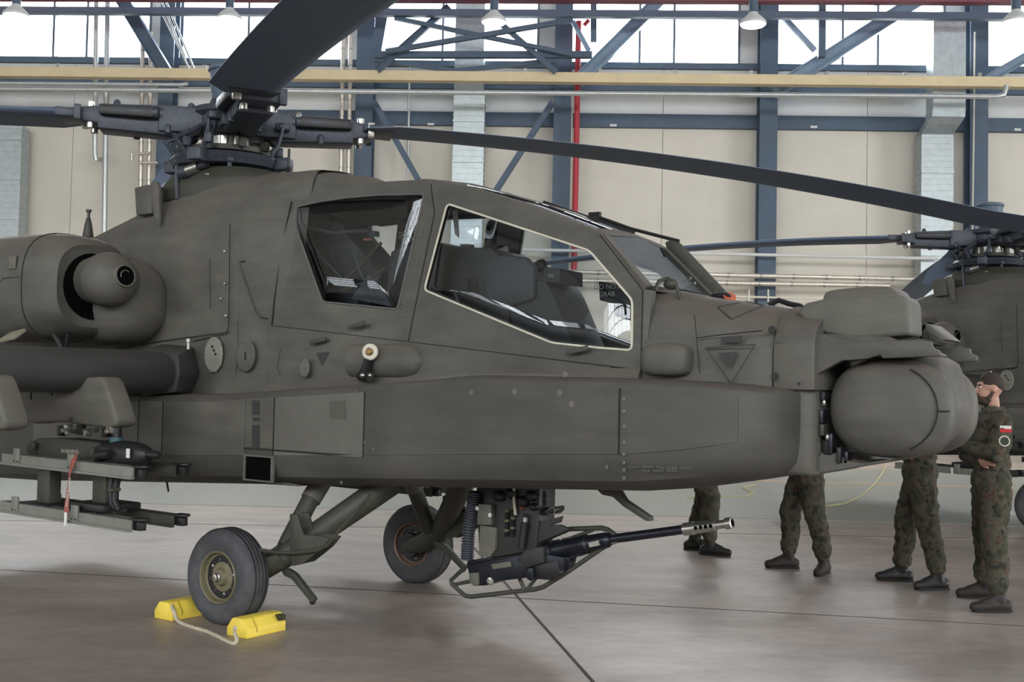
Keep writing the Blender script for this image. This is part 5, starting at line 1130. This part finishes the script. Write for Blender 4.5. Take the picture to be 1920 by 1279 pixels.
# ------------------------------------------------------------------ second helicopter parked behind
TH2 = R(53); hub2 = Vector((6.48, 15.2, 0)); HO2 = hub2 + Vector((math.cos(TH2), -math.sin(TH2), 0)) * 1.37
h2 = copy_tree(heli, None, skip=('cockpit_interior', 'stencil', 'stencil_mark', 'rivet_rows', 'flush_fastener', 'screw_head', 'bolt', 'warning_text', 'streamer_text', 'warning_streamer', 'tail_boom', 'tail_fin', 'tail_wheel', 'tail_wheel_leg', 'orange_tag', 'feed_link', 'chain_link', 'marking_line', 'triangle_outline'))
h2.location = HO2; h2.rotation_euler = (0, 0, -TH2)
h2['label'] = 'second dark helicopter behind the sensor turret at the right edge'

# ================================================================== WHEEL CHOCKS
def chock(near_a, near_b, label):
    a, c = ground(*near_a), ground(*near_b); mid_ = (a + c) / 2; e = empty('wheel_chock', (mid_.x, mid_.y, 0), -TH); tag(e, label, 'wheel chock', 'yellow wheel chocks at the near wheel')
    w = .19; pr = [(-w / 2, 0), (w / 2, 0), (w / 2, .055), (w / 2 - .045, .115), (w / 2 - .06, .12), (-w / 2 + .06, .12), (-w / 2 + .045, .115), (-w / 2, .055)]
    b = MB(); b.loft([[(x, 0, z) for x, z in pr], [(x, .34, z) for x, z in pr]]); bd = b.build('chock_body', YELLOW, e, bev=.006)
    pr2 = [(-w / 2 - .002, .03), (w / 2 + .002, .03), (w / 2 + .002, .056), (w / 2 - .044, .117), (-w / 2 + .044, .117), (-w / 2 - .002, .056)]
    b = MB(); b.loft([[(x, .075, z) for x, z in pr2], [(x, .09, z + .02 if False else z) for x, z in pr2]]); b.build('rope_groove', mat('yellow_worn', (196, 168, 52), .6, var=.15), e)
    b = MB(); b.box((w / 2 - .02, .30, .09), (.06, .05, .035)); b.build('end_notch', mat('dark_rubber', (60, 55, 30), .8), e)
    return e
chock((290, 1158), (322, 1166), 'yellow wheel chock behind the near wheel, partly hidden by the tyre')
chock((428, 1190), (460, 1200), 'yellow wheel chock in front of the near wheel, fully in view')
rp = [ground(322, 1135, .10), ground(326, 1146, .075), ground(331, 1160, .03), ground(340, 1168, .014), ground(362, 1176, .012), ground(388, 1184, .012), ground(412, 1195, .012), ground(436, 1206, .012), ground(444, 1200, .03), ground(440, 1186, .06), ground(441, 1176, .10)]
def smooth_path(P, n=6):
    out = []
    for i in range(len(P) - 1):
        p0, p1, p2, p3 = P[max(i - 1, 0)], P[i], P[i + 1], P[min(i + 2, len(P) - 1)]
        for k in range(n):
            t = k / n; out.append(.5 * ((2 * p1) + (p2 - p0) * t + (2 * p0 - 5 * p1 + 4 * p2 - p3) * t * t + (3 * p1 - p0 - 3 * p2 + p3) * t ** 3))
    return out + [P[-1]]
path = smooth_path(rp, 14); re_ = empty('chock_rope', (path[60].x, path[60].y, 0)); tag(re_, 'cream twisted rope tying the two yellow chocks together', 'rope')
for k in range(3):
    pts = []
    for i, p in enumerate(path):
        t = (path[min(i + 1, len(path) - 1)] - path[max(i - 1, 0)]).normalized(); a = t.orthogonal().normalized(); u = Vector((0, 0, 1)) - t * t.z; u = u.normalized() if u.length > .1 else a; v = t.cross(u); ph = 2 * PI * k / 3 + i * .75
        q = p + (u * math.cos(ph) + v * math.sin(ph)) * .006; q.z = max(q.z, .007); pts.append(q - re_.location)
    b = MB(); b.tube(pts, .0072, 6); b.build('rope_strand', ROPE, re_)

# ================================================================== SOLDIERS
import numpy as np
def camo():
    M = bpy.data.materials.new('camouflage'); M.use_nodes = True; nt = M.node_tree; n = nt.nodes; L = nt.links.new; b = n['Principled BSDF']; tc = n.new('ShaderNodeTexCoord')
    cur = None
    base = lin((82, 78, 67))
    prev = None
    for i, (rgb, sc_, th, off) in enumerate((((66, 68, 55), 12, .50, 0), ((84, 69, 59), 15, .57, 7), ((54, 56, 49), 14, .56, 13), ((45, 44, 42), 22, .61, 23))):
        mp = n.new('ShaderNodeMapping'); mp.inputs['Location'].default_value = (off, off * .7, off * 1.3); L(tc.outputs['Object'], mp.inputs[0])
        z = n.new('ShaderNodeTexNoise'); z.inputs['Scale'].default_value = sc_; z.inputs['Detail'].default_value = 3; L(mp.outputs[0], z.inputs[0])
        r = n.new('ShaderNodeValToRGB'); r.color_ramp.elements[0].position = th; r.color_ramp.elements[1].position = th + .06; L(z.outputs['Fac'], r.inputs[0])
        mx = n.new('ShaderNodeMix'); mx.data_type = 'RGBA'; L(r.outputs[0], mx.inputs[0]); mx.inputs[7].default_value = (*lin(rgb), 1)
        if prev is None: mx.inputs[6].default_value = (*base, 1)
        else: L(prev, mx.inputs[6])
        prev = mx.outputs[2]
    L(prev, b.inputs['Base Color']); b.inputs['Roughness'].default_value = .9; b.inputs['Specular IOR Level'].default_value = .2
    z = n.new('ShaderNodeTexNoise'); z.inputs['Scale'].default_value = 22; z.inputs['Detail'].default_value = 3; L(tc.outputs['Object'], z.inputs[0]); bp = n.new('ShaderNodeBump'); bp.inputs['Strength'].default_value = .5; bp.inputs['Distance'].default_value = .02; L(z.outputs['Fac'], bp.inputs['Height']); L(bp.outputs[0], b.inputs['Normal'])
    return M
CAMO = camo()
SKIN = mat('skin', (176, 134, 116), .55, var=.06, scale=20)
HAIRM = mat('dark_hair', (52, 42, 36), .8, var=.2, scale=60, bump=.4, bscale=220)
BEARD = mat('beard_hair', (70, 56, 46), .85, var=.2, scale=80, bump=.4, bscale=240)
BOOT = mat('black_boot', (31, 29, 29), .55, var=.2, scale=20)
BOOTB = mat('brown_boot', (42, 35, 32), .65, var=.2, scale=20)
SOLE = mat('boot_sole', (30, 29, 28), .8, var=.1)
def sdf_caps(P, a, b_, ra, rb):
    a = np.array(a); b_ = np.array(b_); d = b_ - a; t = np.clip(((P - a) @ d) / max(d @ d, 1e-9), 0, 1); return np.linalg.norm(P - a - t[:, None] * d, axis=1) - (ra + (rb - ra) * t)
def sdf_ell(P, c, r): q = (P - np.array(c)) / np.array(r); k = np.linalg.norm(q, axis=1); return (k - 1) * min(r)
def person(label, loc, rz, feet, arms, boots, voxel=.011, bend=(.05, .05), lean=0, head_turn=0, seed=1):
    """feet: ((x, y, toe angle) left, right) in the soldier's own frame, x forward, y to his left"""
    root = empty('person', (loc[0], loc[1], 0), rz); tag(root, label, 'person', 'soldiers in camouflage')
    pr = []                                    # primitives: (kind, args, material)
    cap = lambda a, b_, ra, rb, m_: pr.append(('c', (a, b_, ra, rb), m_)); el = lambda c, r, m_: pr.append(('e', (c, r), m_))
    hc = Vector(((feet[0][0] + feet[1][0]) / 2, (feet[0][1] + feet[1][1]) / 2, 0))
    T = lambda x, y, z: (hc.x + x + lean * max(0, z - .9), hc.y + y, z)
    # trunk with loose jacket
    el(T(0, 0, .98), (.15, .185, .16), 0); el(T(.005, 0, 1.12), (.142, .175, .16), 0); el(T(.005, 0, 1.30), (.15, .195, .18), 0); el(T(-.01, 0, 1.40), (.14, .20, .13), 0)
    cap(T(0, -.1, .86), T(0, .1, .86), .125, .125, 0)
    cap(T(-.01, -.15, 1.455), T(-.01, .15, 1.455), .075, .075, 0); cap(T(-.012, 0, 1.47), T(.0, 0, 1.53), .085, .068, 0)
    # neck and head
    H = T(.02, 0, 1.695); hx_, hy_, hz_ = H; ct, st_ = math.cos(head_turn), math.sin(head_turn); hp = lambda x, y, z: (hx_ + x * ct - y * st_, hy_ + x * st_ + y * ct, hz_ + z)
    cap(T(-.01, 0, 1.5), T(.0, 0, 1.62), .058, .055, 1)
    el(hp(-.012, 0, .03), (.098, .077, .098), 1); el(hp(.035, 0, -.035), (.062, .058, .085), 1); cap(hp(.05, -.02, -.085), hp(.05, .02, -.085), .03, .03, 1); el(hp(.0, 0, -.03), (.075, .066, .07), 1)
    cap(hp(.083, 0, .022), hp(.108, 0, -.012), .010, .016, 1); cap(hp(.072, -.03, .036), hp(.072, .03, .036), .017, .017, 1); cap(hp(.088, -.012, -.048), hp(.088, .012, -.048), .010, .010, 1); cap(hp(.086, -.012, -.062), hp(.086, .012, -.062), .010, .010, 1); el(hp(.075, 0, -.092), (.022, .024, .02), 1)
    for s in (-1, 1): el(hp(-.012, s * .077, .002), (.022, .010, .034), 1)
    # arms
    def hand(w, d, u, s):                      # wrist, pointing direction, palm normal, side
        w = Vector(w); d = Vector(d).normalized(); u = Vector(u).normalized(); t = d.cross(u).normalized()
        cap(w, w + d * .03, .027, .03, 1); cap(w + d * .03 - t * .02, w + d * .075 - t * .022, .016, .016, 1); cap(w + d * .03 + t * .02, w + d * .075 + t * .022, .016, .016, 1); cap(w + d * .03, w + d * .08, .02, .018, 1)
        for k, ln in enumerate((.062, .074, .07, .055)):
            o = w + d * .08 + t * (-.03 + .02 * k); p1 = o + d * ln * .5 + u * .008; p2 = p1 + d * ln * .42 + u * .022; cap(o, p1, .0095, .009, 1); cap(p1, p2, .009, .008, 1)
        o = w + d * .025 - t * .03 * 1; p1 = o - t * .025 + d * .03 + u * .008; cap(o, p1, .012, .011, 1); cap(p1, p1 + d * .03 + u * .006, .011, .009, 1)
    for s in (1, -1):
        sh = T(-.01, s * .20, 1.445)
        if arms == 'crossed':
            eb = T(.06, s * .262, 1.19); wr = T(.225, -.06, 1.24) if s > 0 else T(.13, .10, 1.15); cap(sh, eb, .072, .062, 0); cap(eb, T(.165, s * .1, 1.195 + s * .03), .06, .055, 0); cap(T(.165, s * .1, 1.195 + s * .03), wr, .055, .046, 0); hand(wr, (-.35, -s, .12 if s > 0 else -.1), (-1, 0, 0), s)
        else:
            eb = T(-.02, s * .27, 1.17); wr = T(.06, s * .27, .93); cap(sh, eb, .07, .06, 0); cap(eb, wr, .058, .045, 0); hand(wr, (.12, 0, -1), (0, -s, 0), s)
    # legs: baggy trousers bloused over boots
    for (fx_, fy_, ta), s, kb in zip(feet, (1, -1), bend):
        hip = Vector(T(0, s * .095, .90)); an = Vector((fx_, fy_, .12)); kn = (hip + an) / 2 + Vector((kb, s * .012, .03))
        cap(hip, kn, .122, .098, 0); cap(kn, kn.lerp(an, .5) + Vector((-.012, 0, 0)), .098, .086, 0); cap(kn.lerp(an, .5) + Vector((-.012, 0, 0)), kn.lerp(an, .82), .086, .082, 0)
        cap(hip.lerp(kn, .62) + Vector((0, s * .035, 0)), hip.lerp(kn, .95) + Vector((0, s * .028, 0)), .07, .066, 0)       # cargo pocket
        d = Vector((math.cos(ta), math.sin(ta), 0)); cap(kn.lerp(an, .75), an + Vector((0, 0, -.02)), .056, .054, 2)
        h_ = Vector((fx_, fy_, 0)); cap(h_ - d * .055 + Vector((0, 0, .052)), h_ + d * .08 + Vector((0, 0, .055)), .050, .050, 2); cap(h_ + d * .06 + Vector((0, 0, .05)), h_ + d * .185 + Vector((0, 0, .038)), .050, .040, 2); cap(h_ + d * .02 + Vector((0, 0, .10)), h_ + d * .12 + Vector((0, 0, .065)), .04, .035, 2)
    b = MB()
    for k, a, m_ in pr:
        if k == 'c':
            A, B, ra, rb = Vector(a[0]), Vector(a[1]), a[2], a[3]; d = B - A; L_ = d.length; d = d.normalized() if L_ > 1e-6 else Vector((0, 0, 1)); prof = [(-ra * math.sin(q), ra * math.cos(q)) for q in [R(88), R(60), R(30), 0]] + [(L_ + rb * math.sin(q), rb * math.cos(q)) for q in [0, R(30), R(60), R(88)]]; b.lathe(prof, A, d, 14)
        else: b.ell(a[0], a[1], 20, 14)
    tmp = b.build('tmp', CAMO, None, merge=False); md = tmp.modifiers.new('r', 'REMESH'); md.mode = 'VOXEL'; md.voxel_size = voxel
    sm = tmp.modifiers.new('s', 'SMOOTH'); sm.factor = .5; sm.iterations = 3
    bpy.context.view_layer.update(); dg = bpy.context.evaluated_depsgraph_get(); me = bpy.data.meshes.new_from_object(tmp.evaluated_get(dg)); bpy.data.objects.remove(tmp, do_unlink=True)
    P = np.empty(len(me.vertices) * 3); me.vertices.foreach_get('co', P); P = P.reshape(-1, 3); N = np.empty(len(me.vertices) * 3); me.vertices.foreach_get('normal', N); N = N.reshape(-1, 3)
    D = np.stack([sdf_caps(P, *a) if k == 'c' else sdf_ell(P, *a) for k, a, m_ in pr]); own = np.array([m_ for _, _, m_ in pr])[D.argmin(0)]
    # cloth folds: push trousers and sleeves in and out
    fold = np.array([noise.noise(Vector((p[0] * 7, p[1] * 7, p[2] * 15 + seed))) + .5 * noise.noise(Vector((p[0] * 18 + 3, p[1] * 18, p[2] * 30 + seed))) for p in P]); P2 = P + N * (np.where(own == 0, fold * .014, 0))[:, None]
    P2[:, 2] = np.maximum(P2[:, 2], .003); me.vertices.foreach_set('co', P2.ravel())
    me.materials.clear()
    for m_ in (CAMO, SKIN, boots): me.materials.append(m_)
    fi = np.empty(len(me.polygons), dtype=np.int32)
    for i, p in enumerate(me.polygons): fi[i] = own[p.vertices[0]]
    me.polygons.foreach_set('material_index', fi); me.polygons.foreach_set('use_smooth', np.ones(len(me.polygons), dtype=bool)); me.update()
    me.name = 'body'; o = bpy.data.objects.new('body', me); col.objects.link(o); o.parent = root
    HM = lambda x, y, z: Vector(hp(x, y, z))
    rotz = Matrix.Rotation(head_turn, 3, 'Z')
    # hair: cap over the cranium, cut off at the hairline
    b = MB(); n_, m2 = 28, 16
    def hair_pt(i, j):
        a = -PI / 2 + PI * i / m2; c = 2 * PI * j / n_; v = Vector((math.cos(a) * math.cos(c), math.cos(a) * math.sin(c), math.sin(a))); lo = -.02 + .66 * v.x if v.x > 0 else -.02 + .5 * v.x
        z = max(v.z, lo); k = math.sqrt(max(0, 1 - z * z)) / max(1e-4, math.sqrt(v.x * v.x + v.y * v.y)) if z != v.z else 1; v = Vector((v.x * k, v.y * k, z)); rr = min(1, max(0, v.z - lo) / .3) ** .6; q = .0972 + .008 * rr
        return Vector(H) + rotz @ Vector((-.012 + v.x * q, v.y * (q - .0205), .03 + v.z * (q + .001)))
    b.v = [hair_pt(i, j) for i in range(m2 + 1) for j in range(n_)]; b.f = [(i * n_ + j, i * n_ + (j + 1) % n_, (i + 1) * n_ + (j + 1) % n_, (i + 1) * n_ + j) for i in range(m2) for j in range(n_)]; b.build('hair', HAIRM, root)
    # collar, cuffs
    b = MB(); b.lathe([(0, .088), (.01, .095), (.05, .082), (.05, .074), (.0, .078)], T(-.012, 0, 1.505), (.1, 0, 1), 20); b.build('collar', CAMO, root)
    for (fx_, fy_, ta) in feet:
        d = Vector((math.cos(ta), math.sin(ta), 0)); e = Vector((-d.y, d.x, 0)); q = [Vector((fx_, fy_, 0)) + d * (x) + e * y for x, y in ((-.10, -.026), (-.06, -.043), (.1, -.046), (.185, -.038), (.214, 0), (.185, .038), (.1, .046), (-.06, .043), (-.10, .026))]; b = MB(); b.prism(q, (0, 0, .022)); b.build('boot_sole', SOLE, root, bev=.004)
    b = MB(); b.lathe([(-.012, .001), (-.008, .02), (.008, .02), (.012, .001)], T(0, 0, 0), (0, 0, 1)); 
    return root, H, HM, T
def face(root, HM):
    EYEW = mat('eye_white', (225, 220, 212), .4); IRIS = mat('iris', (60, 48, 40), .3)
    for s in (-1, 1):
        b = MB(); b.ell(HM(.078, s * .031, .014), (.011, .014, .008), 10, 8); b.build('eye', EYEW, root); b = MB(); b.ell(HM(.087, s * .031, .014), (.004, .006, .006), 8, 6); b.build('iris', IRIS, root)
        b = MB(); b.tube([HM(.088, s * .012, .030), HM(.088, s * .03, .035), HM(.076, s * .05, .031)], [.004, .0055, .003], 6); b.build('eyebrow', HAIRM, root)
    b = MB(); b.tube([HM(.097, -.018, -.0545), HM(.1, 0, -.054), HM(.097, .018, -.0545)], .0045, 6); b.build('lips', mat('lip', (150, 92, 84), .5), root)
    # full short beard round the jaw
    b = MB(); b.ell(HM(.038, 0, -.082), (.064, .062, .048), 24, 16); b.build('beard', BEARD, root)
    b = MB(); b.tube([HM(.082, -.034, -.062), HM(.098, -.02, -.042), HM(.104, 0, -.038), HM(.098, .02, -.042), HM(.082, .034, -.062)], [.007, .008, .007, .008, .007], 8); b.build('moustache', BEARD, root)
    for s in (-1, 1):
        b = MB(); b.tube([HM(-.002, s * .076, -.015), HM(.008, s * .069, -.045), HM(.03, s * .058, -.075)], [.010, .014, .02], 8); b.build('sideburn', BEARD, root)
def local(root, P): # world point to the person's frame
    c, s = math.cos(root[2]), math.sin(root[2]); d = P - Vector((root[0], root[1], 0)); return (c * d.x + s * d.y, -s * d.x + c * d.y)
def soldier(label, rz, fl, fr, toe, arms, boots, **k):
    A, B = ground(*fl), ground(*fr); loc = (A + B) / 2; r = (loc.x, loc.y, rz); a, c = local(r, A), local(r, B)
    return person(label, (loc.x, loc.y), rz, ((a[0], a[1], toe[0]), (c[0], c[1], toe[1])), arms, boots, **k)
# bearded soldier, seen in profile facing left, arms folded
r4, H4, HM4, T4 = soldier('bearded soldier with folded arms at the right edge, facing left', R(176), (1872, 1148), (1845, 1122), (.12, -.05), 'crossed', BOOTB, voxel=.008, bend=(.03, .0), seed=3)
face(r4, HM4)
# shoulder patches on his near (left) sleeve
def patch(root, T, x, z, y, w, h, m_, name, n=0):
    b = MB(); c = Vector(T(x, y, z))
    if n: b.lathe([(0, w), (.004, w), (.004, w * .8), (.003, w * .8), (.003, .0)] if name == 'unit_patch' else [(0, w), (.006, w)], c, (.0, 1, .12), n)
    else: b.box(c, (w, .005, h), Matrix.Rotation(R(-7), 3, 'X'))
    return b.build(name, m_, root, smooth=False)
patch(r4, T4, -.005, 1.405, .283, .085, .025, WHITE, 'flag_white_half'); patch(r4, T4, -.005, 1.38, .288, .085, .025, mat('flag_red', (196, 40, 50), .7), 'flag_red_half')
PATCHD = mat('patch_dark', (58, 60, 52), .8)
pa = patch(r4, T4, .01, 1.30, .300, .042, 0, CREAM, 'unit_patch', 24); patch(r4, T4, .01, 1.30, .300, .033, 0, PATCHD, 'unit_patch_field', 24)
soldier('soldier hidden behind the sensor turret, only legs and black boots in view', R(170), (1758, 1106), (1690, 1090), (.35, -.05), 'crossed', BOOT, bend=(.02, .03), seed=9)
soldier('soldier behind the nose, wide-set legs in brown boots left of the turret', R(185), (1545, 1076), (1478, 1066), (.9, -.1), 'crossed', BOOTB, bend=(.03, .05), seed=21)
soldier('soldier farthest back, legs seen behind the gun muzzle, stepping right', R(-18), (1300, 1031), (1330, 1041), (.2, -.05), 'crossed', BOOT, bend=(.06, .06), seed=33)
